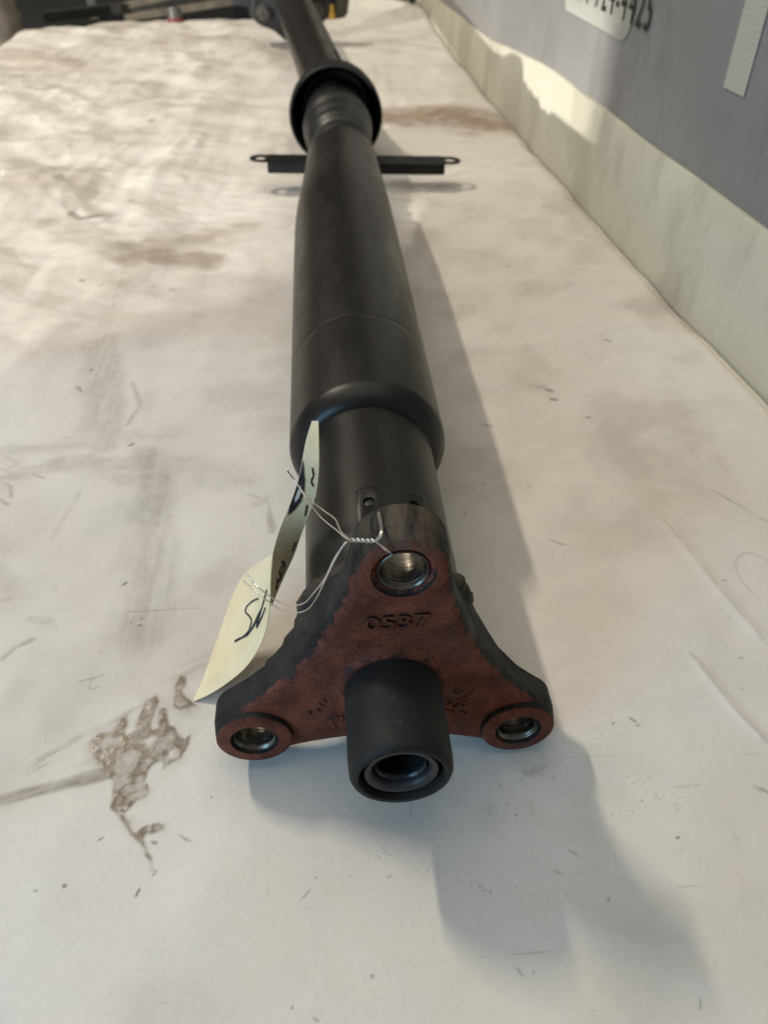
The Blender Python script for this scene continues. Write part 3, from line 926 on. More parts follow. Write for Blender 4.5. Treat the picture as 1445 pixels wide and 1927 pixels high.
def outline(inset=0.0, n_l=22, n_f=16):
    """three round lobes joined by shallow concave flanks"""
    lr = LR - inset
    rmin = 0.0355 - inset
    # centre of the flank arc
    Rc = (RB ** 2 + 0 - (lr - rmin) ** 2) / (2 * (lr - rmin) * -1 * -1 + 0) if False else None
    k = lr - rmin            # (Rc + k)^2 = RB^2 + Rc^2 - RB*Rc
    Rc = (RB ** 2 - k ** 2) / (2 * k + RB)
    rc = Rc - rmin
    pts = []
    for a in (90, 210, 330):
        a = R(a + DELTA)
        c = Vector((RB * math.cos(a), RB * math.sin(a)))
        fp = Vector((Rc * math.cos(a - R(60)), Rc * math.sin(a - R(60))))
        fn = Vector((Rc * math.cos(a + R(60)), Rc * math.sin(a + R(60))))
        d0 = fp - c
        d1 = fn - c
        a0 = math.atan2(d0.y, d0.x)
        a1 = math.atan2(d1.y, d1.x)
        while a1 < a0:
            a1 += 2 * math.pi
        for i in range(n_l + 1):
            t = a0 + (a1 - a0) * i / n_l
            pts.append((c.x + lr * math.cos(t), c.y + lr * math.sin(t)))
        # flank arc from this lobe to the next, about fn
        a2 = a + R(120)
        c2 = Vector((RB * math.cos(a2), RB * math.sin(a2)))
        s0 = math.atan2(c.y - fn.y, c.x - fn.x)
        s1 = math.atan2(c2.y - fn.y, c2.x - fn.x)
        while s1 > s0 + math.pi:
            s1 -= 2 * math.pi
        while s1 < s0 - math.pi:
            s1 += 2 * math.pi
        for i in range(1, n_f):
            t = s0 + (s1 - s0) * i / n_f
            pts.append((fn.x + rc * math.cos(t), fn.y + rc * math.sin(t)))
    return pts


def clampr(pts, rmax):
    out = []
    for x, z in pts:
        r = math.hypot(x, z)
        s = min(1, rmax / r)
        out.append((x * s, z * s))
    return out


def build_spider():
    bm = bmesh.new()
    base = outline(0)
    back = outline(0.0012)
    layers = [(0.0026, outline(0.0042)), (0.0030, outline(0.0028)), (0.0040, outline(0.0013)), (0.0056, outline(0.0004)), (0.0080, base), (0.0158, base), (0.0170, outline(0.0012)),
              (0.0176, clampr(back, 0.054)), (0.0200, clampr(back, 0.0475)), (0.0240, clampr(back, 0.0410)), (0.0290, clampr(back, 0.0365)), (0.0350, clampr(back, 0.0335))]
    rings = []
    for y, P in layers:
        rings.append([bm.verts.new((x, y, z)) for x, z in P])
    n = len(base)
    for A, B in zip(rings[:-1], rings[1:]):
        for i in range(n):
            bm.faces.new((A[i], A[(i + 1) % n], B[(i + 1) % n], B[i]))
    bm.faces.new(rings[0])
    bm.faces.new(rings[-1][::-1])
    o = link('flange', bm_mesh('flange', bm), MAT['cast'], shaft)

    def tmp(prof, cx=0, cz=0, segs=56):
        return link('tmp', bm_mesh('tmp', lathe_bm(prof, segs, Matrix.Translation((cx, 0, cz)))), None)
    for cx, cz in lobes:
        boolean(o, tmp([(-0.0001, 0), (-0.0001, 0.0136), (0.0006, 0.0145), (0.0040, 0.0152), (0.0090, 0.0153), (0.0090, 0)], cx, cz), 'UNION')
    boolean(o, tmp([(0.0, 0), (0.0, 0.0186), (0.0012, 0.0196), (0.0022, 0.0216), (0.0030, 0.0245), (0.008, 0.0245), (0.008, 0)], segs=72), 'UNION')
    for k, (cx, cz) in enumerate(lobes):
        cb = 0.0106 if k == 0 else 0.0092
        boolean(o, tmp([(-0.003, 0), (-0.003, cb + 0.0004), (0.0002, cb), (0.0012, cb - 0.0005), (0.0022, 0.0084), (0.022, 0.0084), (0.022, 0)], cx, cz), 'DIFFERENCE')
    bm = bmesh.new()
    bm.from_mesh(o.data)
    bmesh.ops.remove_doubles(bm, verts=bm.verts, dist=0.00002)
    me = bm_mesh('flange', bm, 38)
    me.transform(A0)
    o.data = me
    me.materials.clear()
    me.materials.append(MAT['cast'])
    return o


flange = build_spider()
for cx, cz in lobes:
    lathe('bore_liner', [(0.0024, 0.0085), (0.0013, 0.0084), (0.0010, 0.0081), (0.0022, 0.0072), (0.0032, 0.0070), (0.0172, 0.0070), (0.0172, 0.0085)], MAT['steel'], flange, A0 @ Matrix.Translation((cx, 0, cz)), 64, True, 30)

# raised casting number and lumps on the web
me = text_mesh('0537', 0.0108, 0.0008)
me.transform(Matrix.Translation((0.0012, 0.0024, AZ + 0.0345)) @ Matrix.Rotation(R(-1), 4, 'Y') @ Matrix.Rotation(R(90), 4, 'X') @ Matrix.Diagonal((1.05, 0.85, 1, 1)))
link('cast_number', me, MAT['cast'], flange)
rl = random.Random(2)
for cx, cz, n, sp in ((-0.0285, -0.0115, 6, 0.0030), (-0.0215, -0.0225, 6, 0.0030), (0.0275, -0.0105, 8, 0.0036), (0.0255, -0.0185, 8, 0.0034)):
    bm = bmesh.new()
    for k in range(n):
        px, pz = cx + rl.uniform(-sp, sp), cz + rl.uniform(-sp, sp) * 1.2
        a = rl.uniform(0, 3.14)
        r_ = bmesh.ops.create_icosphere(bm, subdivisions=2, radius=1.0)
        M = Matrix.Translation((px, 0.0026, AZ + pz)) @ Matrix.Rotation(a, 4, 'Y') @ Matrix.Diagonal((rl.uniform(0.0010, 0.0027), 0.0008, rl.uniform(0.0005, 0.0009), 1))
        bmesh.ops.transform(bm, matrix=M, verts=r_['verts'])
    link('cast_mark', bm_mesh('cast_mark', bm), MAT['cast'], flange)

# centring sleeve with its seal
sleeve = lathe('centring_sleeve', [(0.004, 0.0177), (-0.0300, 0.0178), (-0.0338, 0.0175), (-0.0354, 0.0166), (-0.0358, 0.0155), (-0.0355, 0.0146), (-0.0340, 0.0142), (-0.028, 0.0141), (-0.028, 0.0087), (0.002, 0.0087), (0.002, 0.0)], MAT['sleeve'], shaft, A0, 96, False, 50)
lathe('seal_ring', [(-0.028, 0.0128), (-0.0330, 0.0128), (-0.0338, 0.0124), (-0.0336, 0.0108), (-0.0325, 0.0098), (-0.0305, 0.0095), (-0.028, 0.0095)], MAT['seal'], sleeve, A0, 80, True, 50)
lathe('bushing', [(-0.0282, 0.0096), (-0.0308, 0.0093), (-0.0314, 0.0086), (-0.0308, 0.0078), (-0.0290, 0.0076), (-0.0282, 0.0076)], MAT['grease'], sleeve, A0, 80, True, 50)

# tubes
rw = random.Random(9)
ph = [rw.uniform(0, 6.28) for _ in range(12)]


def weldwob(y, a):
    return 0.0007 * math.sin(9 * a + ph[0]) + 0.0005 * math.sin(23 * a + ph[1] + 300 * y) + 0.0004 * math.sin(41 * a + ph[2])


lathe('weld_bead', [(0.0270, 0.0310), (0.0280, 0.0345), (0.0305, 0.0360), (0.0340, 0.0360), (0.0370, 0.0345), (0.0385, 0.0310)], MAT['rusty'], shaft, A0, 160, False, 60, weldwob)
lathe('front_tube', [(0.030, 0.0), (0.030, 0.0318), (0.0905, 0.0318), (0.1480, 0.0319), (0.1480, 0.0)], MAT['tube'], shaft, A0, 128)
lathe('main_tube', [(0.1396, 0.0318), (0.1400, 0.0332), (0.1412, 0.0350), (0.1432, 0.0368), (0.1456, 0.0383), (0.1478, 0.0393), (0.1494, 0.0398), (0.1502, 0.03992), (0.1520, 0.03992), (0.1550, 0.03992), (0.2150, 0.03992), (0.2188, 0.0399), (0.2193, 0.03980), (0.2200, 0.03980), (0.2205, 0.0399), (0.2230, 0.03992),
      (0.36, 0.0402), (0.44, 0.0401), (0.462, 0.0398), (0.485, 0.0391), (0.51, 0.0381), (0.54, 0.0369), (0.57, 0.0357), (0.595, 0.0348), (0.612, 0.0342), (0.6195, 0.0338), (0.6225, 0.0330), (0.6235, 0.0315), (0.624, 0.0280), (0.634, 0.0270), (0.634, 0.0)], MAT['tube'], shaft, A0, 128, False, 28)
for v in bpy.data.objects['main_tube'].data.vertices:
    v.co.x += 0.0035 * float(sst(v.co.y, 0.42, 0.64))
AJ = Matrix.Translation((0.0035, 0, AZ))

# balance plate with two holes on the front tube
bm = bmesh.new()
rows = []
for rr in (0.0318, 0.0329):
    ring = []
    for (yy, a0_, a1_) in ((0.0560, 103, 55), (0.0572, 106, 52), (0.0770, 106, 52), (0.0782, 103, 55)):
        ring.append([bm.verts.new((rr * math.cos(R(a0_ + (a1_ - a0_) * i / 20)), yy, rr * math.sin(R(a0_ + (a1_ - a0_) * i / 20)))) for i in range(21)])
    rows.append(ring)
for lay in rows:
    for A, B in zip(lay[:-1], lay[1:]):
        for i in range(20):
            bm.faces.new((A[i], A[i + 1], B[i + 1], B[i]))
lo_, hi_ = rows
for i in range(20):
    bm.faces.new((lo_[0][i], lo_[0][i + 1], hi_[0][i + 1], hi_[0][i]))
    bm.faces.new((lo_[-1][i], lo_[-1][i + 1], hi_[-1][i + 1], hi_[-1][i]))
for k in range(3):
    for e in (0, 20):
        bm.faces.new((lo_[k][e], lo_[k + 1][e], hi_[k + 1][e], hi_[k][e]))
plate = link('balance_plate', bm_mesh('balance_plate', bm), MAT['tube'], shaft)
for a_ in (97, 63):
    Mh = Matrix.Rotation(R(90 - a_), 4, 'Y') @ Matrix.Translation((0, 0.0690, 0.0)) @ Matrix.Rotation(R(90), 4, 'X')
    cut = link('tmp', bm_mesh('tmp', lathe_bm([(0.030, 0), (0.030, 0.0026), (0.04, 0.0026), (0.04, 0)], 28, Mh)), None)
    boolean(plate, cut, 'DIFFERENCE')
bevel_mesh(plate, 0.0004, 2, 40)
smooth(plate.data, 40)
plate.data.transform(A0)
plate.data.materials.clear()
plate.data.materials.append(MAT['tube'])
for a_ in (97, 63):
    Mh = A0 @ Matrix.Rotation(R(90 - a_), 4, 'Y') @ Matrix.Translation((0, 0.0690, 0.0)) @ Matrix.Rotation(R(90), 4, 'X')
    lathe('hole_shade', [(0.0316, 0.0025), (0.0321, 0.0016), (0.0320, 0.0)], MAT['rubber'], plate, Mh, 24)  # black disc stands in for the shade inside each plate hole

# centre joint: neck, bearing collar, dust cup
lathe('joint_neck', [(0.630, 0.0), (0.630, 0.0280), (0.642, 0.0280), (0.645, 0.0298), (0.651, 0.0298), (0.654, 0.0274), (0.690, 0.0270), (0.690, 0.0)], MAT['dull'], shaft, AJ, 96, False, 40)
lathe('ribbed_boot', [(0.668, 0.0260), (0.669, 0.0282), (0.674, 0.0292), (0.680, 0.0325), (0.6845, 0.0336), (0.689, 0.0328), (0.695, 0.0312), (0.701, 0.0314), (0.708, 0.0342), (0.7125, 0.0352), (0.717, 0.0344), (0.723, 0.0328), (0.729, 0.0332), (0.736, 0.0366), (0.741, 0.0377), (0.746, 0.0370), (0.752, 0.0356), (0.800, 0.0356), (0.845, 0.0350)], MAT['boot'], shaft, AJ, 96, False, 60)
AC = Matrix.Translation((0.003, 0, AZ + 0.003))
lathe('dust_cup', [(0.7840, 0.0478), (0.7800, 0.0488), (0.7780, 0.0502), (0.7780, 0.0515), (0.7800, 0.0525), (0.7850, 0.0527), (0.800, 0.0522), (0.820, 0.0500), (0.845, 0.0430), (0.850, 0.0300), (0.846, 0.0290), (0.838, 0.0400), (0.818, 0.0455), (0.800, 0.0474)], MAT['dull'], shaft, AC, 128, True, 40)
# support bracket across the bearing
bm = bmesh.new()
YB = 0.706
prof = [(-0.020, 0.0, 0.0), (0.012, 0.0, 0.0)]


def strip(bm, x0, x1, z0, z1, y0, y1, th):
    """top sheet with a front flange bent down"""
    M = Matrix.Identity(4)
    ang = math.atan2(z1 - z0, x1 - x0)
    L = math.hypot(x1 - x0, z1 - z0)
    M = Matrix.Translation((x0, 0, z0)) @ Matrix.Rotation(-ang, 4, 'Y')
    s = 1 if L > 0 else -1
    box_bm(bm, 0.012, L - 0.012, y0, y1, -th, 0, M)
    box_bm(bm, 0.012, L - 0.012, y0 - 0.0005, y0 + th, -0.0105, -th * 0.2, M)
    # rounded ears
    return M, L


M_, L_ = strip(bm, -0.085, 0.128, AZ - 0.0175, AZ - 0.0245, YB - 0.017, YB + 0.015, 0.0028)
bmesh.ops.bevel(bm, geom=bm.edges[:], offset=0.0008, segments=2, affect='EDGES')
br = link('mount_bracket', bm_mesh('mount_bracket', bm), MAT['dull'], shaft)
for xe, sgn in ((0.012, -1), (L_ - 0.012, 1)):
    bm = bmesh.new()
    P = []
    for i in range(25):
        a = -math.pi / 2 + math.pi * i / 24
        P.append((sgn * 0.0075 * 1.0 + sgn * 0.0115 * math.cos(a), 0.0115 * math.sin(a)))
    P = [(-sgn * 0.002, -0.0115)] + P + [(-sgn * 0.002, 0.0115)]
    H = [(sgn * 0.0075 + 0.0062 * math.cos(2 * math.pi * i / len(P) + (math.pi if sgn > 0 else 0) + (0.1 * sgn)), 0.0062 * math.sin(2 * math.pi * i / len(P) + (math.pi if sgn > 0 else 0) + 0.1 * sgn)) for i in range(len(P))]
    if sgn < 0:
        H = H[::-1]
        H = [(sgn * 0.0075 + 0.0062 * math.cos(-2 * math.pi * i / len(P)), 0.0062 * math.sin(-2 * math.pi * i / len(P))) for i in range(len(P))]
    t_ = [bm.verts.new((xe + a, YB + b, 0.0004)) for a, b in P]
    u_ = [bm.verts.new((xe + a, YB + b, -0.0012)) for a, b in P]
    th_ = [bm.verts.new((xe + a, YB + b, 0.0004)) for a, b in H]
    uh_ = [bm.verts.new((xe + a, YB + b, -0.0012)) for a, b in H]
    n = len(P)
    for i in range(n):
        j = (i + 1) % n
        bm.faces.new((t_[i], t_[j], th_[j], th_[i]))
        bm.faces.new((u_[i], u_[j], uh_[j], uh_[i]))
        bm.faces.new((t_[i], t_[j], u_[j], u_[i]))
        bm.faces.new((th_[i], th_[j], uh_[j], uh_[i]))
    bm.transform(M_)
    link('ear', bm_mesh('ear', bm), MAT['dull'], br)

# rear half, swung left and up at the joint
JP = Vector((0.003, 0.835, AZ + 0.004))
DR = Vector((-0.0905, 0.994, 0.0420)).normalized()
rot = Vector((0, 1, 0)).rotation_difference(DR).to_matrix().to_4x4()
AR = Matrix.Translation(JP) @ rot
lathe('rear_tube', [(-0.012, 0.0), (-0.012, 0.0380), (0.030, 0.0370), (0.060, 0.0335), (0.072, 0.0312), (0.080, 0.0305), (0.660, 0.0305), (0.672, 0.0290), (0.690, 0.0290), (0.690, 0.0)], MAT['tube'], shaft, AR, 112, False, 28)
# seam patch on the rear tube
bm = bmesh.new()
box_bm(bm, 0.017, 0.020, 0.07, 0.14, 0.020, 0.026)
bm.transform(AR)
link('weld_seam', bm_mesh('weld_seam', bm), MAT['rubber'], shaft)
# rubber flexible coupling at the far end
FD = 0.676
bm = bmesh.new()
rings = []
nh = 96
for yy, k in ((FD, 0.93), (FD + 0.003, 0.985), (FD + 0.010, 1.0), (FD + 0.024, 1.0), (FD + 0.031, 0.985), (FD + 0.034, 0.93)):
    ring = []
    for i in range(nh):
        a = 2 * math.pi * i / nh
        r_ = 0.0735 + 0.0055 * math.cos(6 * (a - R(270)))
        ring.append(bm.verts.new((r_ * k * math.cos(a), yy, r_ * k * math.sin(a))))
    rings.append(ring)
for A, B in zip(rings[:-1], rings[1:]):
    for i in range(nh):
        bm.faces.new((A[i], A[(i + 1) % nh], B[(i + 1) % nh], B[i]))
bm.faces.new(rings[0])
bm.faces.new(rings[-1][::-1])
bm.transform(AR)
coup = link('flex_coupling', bm_mesh('flex_coupling', bm), MAT['rubber'], shaft)
for a_ in (30, 90, 150, 210, 270, 330):
    Mb = AR @ Matrix.Translation((0.0560 * math.cos(R(a_)), 0, 0.0560 * math.sin(R(a_))))
    b = lathe('bolt', [(FD + 0.002, 0.0), (FD + 0.002, 0.0135), (FD - 0.0025, 0.0135), (FD - 0.003, 0.0128), (FD - 0.003, 0.0088), (FD - 0.010, 0.0086), (FD - 0.011, 0.0076), (FD - 0.011, 0.0042), (FD - 0.0085, 0.0038), (FD - 0.0085, 0.0)], MAT['bolt'], coup, Mb, 36)

# ------------------------------------------------------------------ manila tag and wire
C = [Vector(p) for p in ((-0.02514, 0.08200, 0.11312), (-0.02806, 0.07700, 0.10667), (-0.03160, 0.07000, 0.09438), (-0.03598, 0.06700, 0.08344), (-0.04078, 0.06300, 0.07359), (-0.04440, 0.05900, 0.06336), (-0.04593, 0.05300, 0.05438), (-0.04672, 0.04800, 0.04671), (-0.04892, 0.04450, 0.03631), (-0.05314, 0.04150, 0.02651), (-0.05963, 0.03900, 0.01741), (-0.06788, 0.03720, 0.01027), (-0.07634, 0.03600, 0.00444), (-0.08450, 0.03550, 0.00021))]
B1 = [Vector(p) for p in ((-0.02263, 0.08100, 0.11367), (-0.02289, 0.07500, 0.10680), (-0.02337, 0.07000, 0.09918), (-0.02509, 0.06800, 0.08772), (-0.02820, 0.06700, 0.07869), (-0.03143, 0.06800, 0.06930), (-0.03645, 0.06700, 0.05502), (-0.04143, 0.05800, 0.04980), (-0.04597, 0.04800, 0.04534))]
OUT = [Vector(p) for p in ((-0.04438, 0.05950, 0.06378), (-0.05281, 0.07200, 0.04690), (-0.06086, 0.08100, 0.03182), (-0.06480, 0.07900, 0.02618), (-0.06807, 0.07500, 0.02112), (-0.07177, 0.06800, 0.01474), (-0.07516, 0.06000, 0.00966), (-0.07799, 0.05150, 0.00618), (-0.08129, 0.04350, 0.00244), (-0.08460, 0.03580, -0.00020))]


def resample(P, n):
    S = spline(P, 12)
    L = [0]
    for a, b in zip(S[:-1], S[1:]):
        L.append(L[-1] + (b - a).length)
    out = []
    for i in range(n):
        t = L[-1] * i / (n - 1)
        k = 0
        while k < len(L) - 2 and L[k + 1] < t:
            k += 1
        f = (t - L[k]) / max(L[k + 1] - L[k], 1e-9)
        out.append(S[k].lerp(S[k + 1], f))
    return out


def sheet(name, EA, EB, nu, nv, mat, parent, th=0.00025, bow=0.0, dirv=(0, 0, 1)):
    a, b = resample(EA, nu), resample(EB, nu)
    bm = bmesh.new()
    g = []
    for i in range(nu):
        row = []
        for j in range(nv):
            t = j / (nv - 1)
            p = a[i].lerp(b[i], t) + Vector(dirv) * bow * math.sin(math.pi * t) * math.sin(math.pi * i / (nu - 1))
            row.append(bm.verts.new(p))
        g.append(row)
    for i in range(nu - 1):
        for j in range(nv - 1):
            bm.faces.new((g[i][j], g[i][j + 1], g[i + 1][j + 1], g[i + 1][j]))
    bmesh.ops.remove_doubles(bm, verts=bm.verts, dist=0.00003)
    bmesh.ops.recalc_face_normals(bm, faces=bm.faces)
    r_ = bmesh.ops.solidify(bm, geom=bm.faces[:], thickness=th)
    return link(name, bm_mesh(name, bm, 60), mat, parent), a, b


tg = thing('paper_tag', 'bent manila tag with handwriting wired to the top lobe of the flange', 'tag', (-0.07, 0.04, 0))
tg_off = Matrix.Translation((0.07, -0.04, 0))
up_, ua, ub = sheet('upper_half', C[:8], B1, 40, 10, MAT['card'], tg, 0.0003, -0.0006, (-1, 0, 0))
lw_, la, lb = sheet('lower_half', C[5:], OUT, 40, 16, MAT['card'], tg, 0.0003, 0.002, (-0.3, -0.4, 0.8))


def ribbon(name, pts, w, mat, parent, off=(0, 0, 0), segs=5):
    bm = bmesh.new()
    tube_bm(bm, [Vector(p) + Vector(off) for p in pts], w, segs)
    return link(name, bm_mesh(name, bm, 60), mat, parent)


def on_lower(u, v):
    i = u * (len(la) - 1)
    k = min(int(i), len(la) - 2)
    f = i - k
    a = la[k].lerp(la[k + 1], f)
    b = lb[k].lerp(lb[k + 1], f)
    p = a.lerp(b, v) + Vector((-0.3, -0.4, 0.8)) * 0.002 * math.sin(math.pi * v) * math.sin(math.pi * u)
    return p + Vector((-0.05, -0.62, 0.78)) * 0.0004


def on_upper(u, v):
    i = u * (len(ua) - 1)
    k = min(int(i), len(ua) - 2)
    f = i - k
    a = ua[k].lerp(ua[k + 1], f)
    b = ub[k].lerp(ub[k + 1], f)
    p = a.lerp(b, v) + Vector((-1, 0, 0)) * -0.0006 * -1 * 0
    p = p + Vector((-1, 0, 0)) * -0.0006 * math.sin(math.pi * v) * math.sin(math.pi * u)
    return p + Vector((0.55, -0.5, 0.45)) * 0.00045


# flowing initials on the lower half (traced as two pen strokes)
SIG = ([(-0.04333, 0.00000, 0.10147), (-0.04531, 0.00000, 0.10039), (-0.04747, 0.00000, 0.09781), (-0.04810, 0.00000, 0.09531), (-0.04714, 0.00000, 0.09316), (-0.04675, 0.00000, 0.09051), (-0.04832, 0.00000, 0.08585), (-0.05079, 0.00000, 0.08282), (-0.05329, 0.00000, 0.08112), (-0.05228, 0.00000, 0.08213), (-0.04885, 0.00000, 0.08428), (-0.04543, 0.00000, 0.08986), (-0.04257, 0.00000, 0.09739), (-0.04027, 0.00000, 0.10516)],
       [(-0.04892, 0.00000, 0.08374), (-0.04670, 0.00000, 0.08785), (-0.04394, 0.00000, 0.09417), (-0.04307, 0.00000, 0.09590), (-0.04469, 0.00000, 0.09032), (-0.04534, 0.00000, 0.08746), (-0.04349, 0.00000, 0.09179), (-0.04161, 0.00000, 0.09680)])


def project_to(obj_, px_pts, lift):
    """drop pen points on to the card along the sight line they were traced on"""
    dg = bpy.context.evaluated_depsgraph_get()
    from mathutils.bvhtree import BVHTree
    bmx = bmesh.new()
    bmx.from_mesh(obj_.data)
    tree = BVHTree.FromBMesh(bmx)
    out = []
    for p in px_pts:
        d = (Vector(p) - CAM_POS).normalized()
        h = tree.ray_cast(CAM_POS, d)
        if h[0] is not None:
            nn = h[1] if h[1].dot(d) < 0 else -h[1]
            out.append(h[0] + nn * lift)
    bmx.free()
    return out


for s_ in SIG:
    q = project_to(lw_, spline(s_, 6), 0.0001)
    if len(q) > 3:
        ribbon('handwriting', q, 0.00042, MAT['ink'], lw_)
for s_ in ([(-0.02312, 0.00000, 0.15286), (-0.02299, 0.00000, 0.15005), (-0.02370, 0.00000, 0.14819), (-0.02322, 0.00000, 0.14624)], [(-0.03469, 0.00000, 0.11745), (-0.03384, 0.00000, 0.11601), (-0.03517, 0.00000, 0.11193), (-0.03646, 0.00000, 0.10847)], [(-0.03408, 0.00000, 0.11694), (-0.03572, 0.00000, 0.11314), (-0.03570, 0.00000, 0.10961)], [(-0.02546, 0.00000, 0.13949), (-0.02634, 0.00000, 0.13548)], [(-0.03664, 0.00000, 0.11016), (-0.03745, 0.00000, 0.10493)], [(-0.02989, 0.00000, 0.12513), (-0.03111, 0.00000, 0.12169)]):
    q = project_to(up_, spline(s_, 6), 0.0001)
    if len(q) > 3:
        ribbon('handwriting', q, 0.00040, MAT['ink'], up_)
# black reinforcement round the hole, with the hole showing pale
def patch(name, uv, mat, lift):
    bm = bmesh.new()
    bm.faces.new([bm.verts.new(on_upper(u, v) + Vector((0.55, -0.6, 0.5)) * lift) for u, v in uv])
    bmesh.ops.triangulate(bm, faces=bm.faces[:])
    bmesh.ops.solidify(bm, geom=bm.faces[:], thickness=0.0001)
    return link(name, bm_mesh(name, bm), mat, up_)


patch('hole_reinforcement', [(0.20, -0.01), (0.24, 0.10), (0.30, 0.24), (0.36, 0.33), (0.42, 0.33), (0.47, 0.22), (0.51, 0.06), (0.46, -0.01), (0.40, -0.01), (0.33, -0.01), (0.26, -0.01)], MAT['patch'], 0.0002)
patch('hole', [(0.33, 0.12), (0.36, 0.20), (0.40, 0.20), (0.43, 0.12), (0.41, 0.06), (0.36, 0.06)], MAT['white'], 0.0006)
for ch in (up_, lw_):
    ch.location = (0.07, -0.04, 0)

wr = thing('tie_wire', 'thin twisted silver wire looped through the top lobe holding the tag', 'wire', (-0.01, 0.0, AZ + 0.07))
W0 = Vector((0.01, 0.0, -(AZ + 0.07)))


def wire(name, P, r_=0.00025):
    bm = bmesh.new()
    tube_bm(bm, [p + W0 for p in spline(P, 10)], r_, 8)
    return link(name, bm_mesh(name, bm, 60), MAT['wire'], wr)


TW0 = Vector((-0.01330, 0.00000, 0.12480))
TW1 = Vector((-0.00604, -0.00200, 0.12570))
wire('strand', [(-0.03466, 0.05800, 0.10806), (-0.03368, 0.06000, 0.10342), (-0.03159, 0.06000, 0.09918), (-0.02749, 0.05000, 0.10064), (-0.02156, 0.03500, 0.10690), (-0.01772, 0.02000, 0.11586), (-0.01603, 0.00800, 0.12120), TW0])
wire('strand', [(-0.03482, 0.05700, 0.10835), (-0.03296, 0.06000, 0.10236), (-0.02854, 0.05200, 0.09956), (-0.02297, 0.03400, 0.10515), (-0.01736, 0.01300, 0.11721), (-0.01514, 0.00500, 0.12164), TW0])
hel = [[], []]
ax_ = (TW1 - TW0)
u_ = ax_.normalized().cross(Vector((0, 0, 1))).normalized()
v_ = ax_.normalized().cross(u_)
for k in range(25):
    t = k / 24
    for s_ in (0, 1):
        a = t * 2 * math.pi * 2.5 + s_ * math.pi
        hel[s_].append(TW0 + ax_ * t + (u_ * math.cos(a) + v_ * math.sin(a)) * 0.00042)
for s_ in (0, 1):
    bm = bmesh.new()
    tube_bm(bm, [p + W0 for p in hel[s_]], 0.0003, 8)
    link('twist', bm_mesh('twist', bm, 60), MAT['wire'], wr)
wire('loop', [TW1, (-0.00461, 0.00000, 0.12593), (-0.00394, 0.00250, 0.12621), (-0.00403, 0.00800, 0.12481), (-0.00406, 0.01220, 0.12402), (-0.00392, 0.01420, 0.12294), (-0.00312, 0.01600, 0.11952)])
wire('loop', [TW1, (-0.00433, -0.00050, 0.12549), (-0.00366, 0.00200, 0.12621), (-0.00341, 0.00750, 0.12477), (-0.00359, 0.01180, 0.12411), (-0.00341, 0.01420, 0.12313), (-0.00261, 0.01600, 0.11994)])
wire('loop', [TW1, (-0.00348, -0.00200, 0.12288), (-0.00128, -0.00100, 0.11953), (0.00026, 0.00300, 0.11465), (0.00187, 0.00900, 0.10970)])
wire('loop', [TW1, (-0.00409, -0.00150, 0.12289), (-0.00243, -0.00100, 0.12007), (-0.00042, 0.00300, 0.11470), (0.00118, 0.00900, 0.10927)])
wire('tail', [TW0, (-0.01529, -0.00200, 0.12506), (-0.01875, -0.00200, 0.11865), (-0.02178, 0.00000, 0.10897), (-0.02607, 0.00400, 0.09800), (-0.02956, 0.01000, 0.08739), (-0.03344, 0.01600, 0.07978), (-0.03820, 0.02400, 0.07197), (-0.04437, 0.03400, 0.06603), (-0.05035, 0.04300, 0.06328), (-0.05417, 0.04800, 0.06506)])
wire('tail', [TW0, (-0.01580, -0.00300, 0.12517), (-0.01895, -0.00300, 0.11829), (-0.02214, -0.00200, 0.10915), (-0.02505, 0.00200, 0.09803), (-0.02855, 0.00800, 0.08628), (-0.03281, 0.01400, 0.07803), (-0.03829, 0.02200, 0.07042), (-0.04444, 0.03200, 0.06463), (-0.05114, 0.04100, 0.06273), (-0.05572, 0.04600, 0.06332)])

# ------------------------------------------------------------------ wall sticker, number, tape strip
WT = math.atan(0.02)


def wall_frame(y, z, off):
    """matrix placing local X to the right along the wall (towards the camera), local Y up, local Z out of the wall"""
    sl = (wall_x(y - 0.03) - wall_x(y + 0.03)) / 0.06
    ex_ = Vector((sl, -1.0, 0)).normalized()
    ez_ = Vector((-1.0, -sl, 0)).normalized()
    ey_ = Vector((0, 0, 1))
    M = Matrix((ex_, ey_, ez_)).transposed().to_4x4()
    return Matrix.Translation(Vector((wall_x(y), y, z)) + ez_ * off) @ M


st = thing('wall_sticker', 'white rounded sticker with black telephone number on the grey wall', 'sticker', (wall_x(0.70), 0.70, 0.15))
inv = Matrix.Translation(-Vector((wall_x(0.70), 0.70, 0.15)))
y0s, z0s = (0.8011, 0.1446)
y1s, z1s = (0.6239, 0.1540)
y2s, z2s = (0.6071, 0.1664)
bm = bmesh.new()
w_ = (y0s - y2s)
P = []
rc_ = 0.018
zl = (z0s + z1s) / 2
hh = 0.075
for cx_, cz_, a0_ in ((rc_ * 0.5, rc_ * 0.5, 180), (w_ - rc_, rc_, 270), (w_ - rc_, hh - rc_, 0), (rc_ * 0.5, hh - rc_ * 0.5, 90)):
    rr = rc_ if cx_ > w_ / 2 else rc_ * 0.5
    for i in range(9):
        a = R(a0_ + 90 * i / 8)
        P.append((cx_ + rr * math.cos(a), cz_ + rr * math.sin(a)))
f_ = bm.faces.new([bm.verts.new((a, b, 0)) for a, b in P])
bmesh.ops.solidify(bm, geom=[f_], thickness=0.0006)
bm.transform(inv @ wall_frame(y0s, zl, 0.0009))
bp = link('sticker_face', bm_mesh('sticker_face', bm), MAT['sticker'], st)
yt, zt = (0.5745, 0.1673)
yt2, zt2 = (0.6797, 0.1627)
pitch = abs(yt2 - yt) / 6.0
me = text_mesh('314-724-4425', pitch * 1.72, 0.0002, 1.28)
xs = [v.co.x for v in me.vertices]
ysv = [v.co.y for v in me.vertices]
wtxt = max(xs) - min(xs)
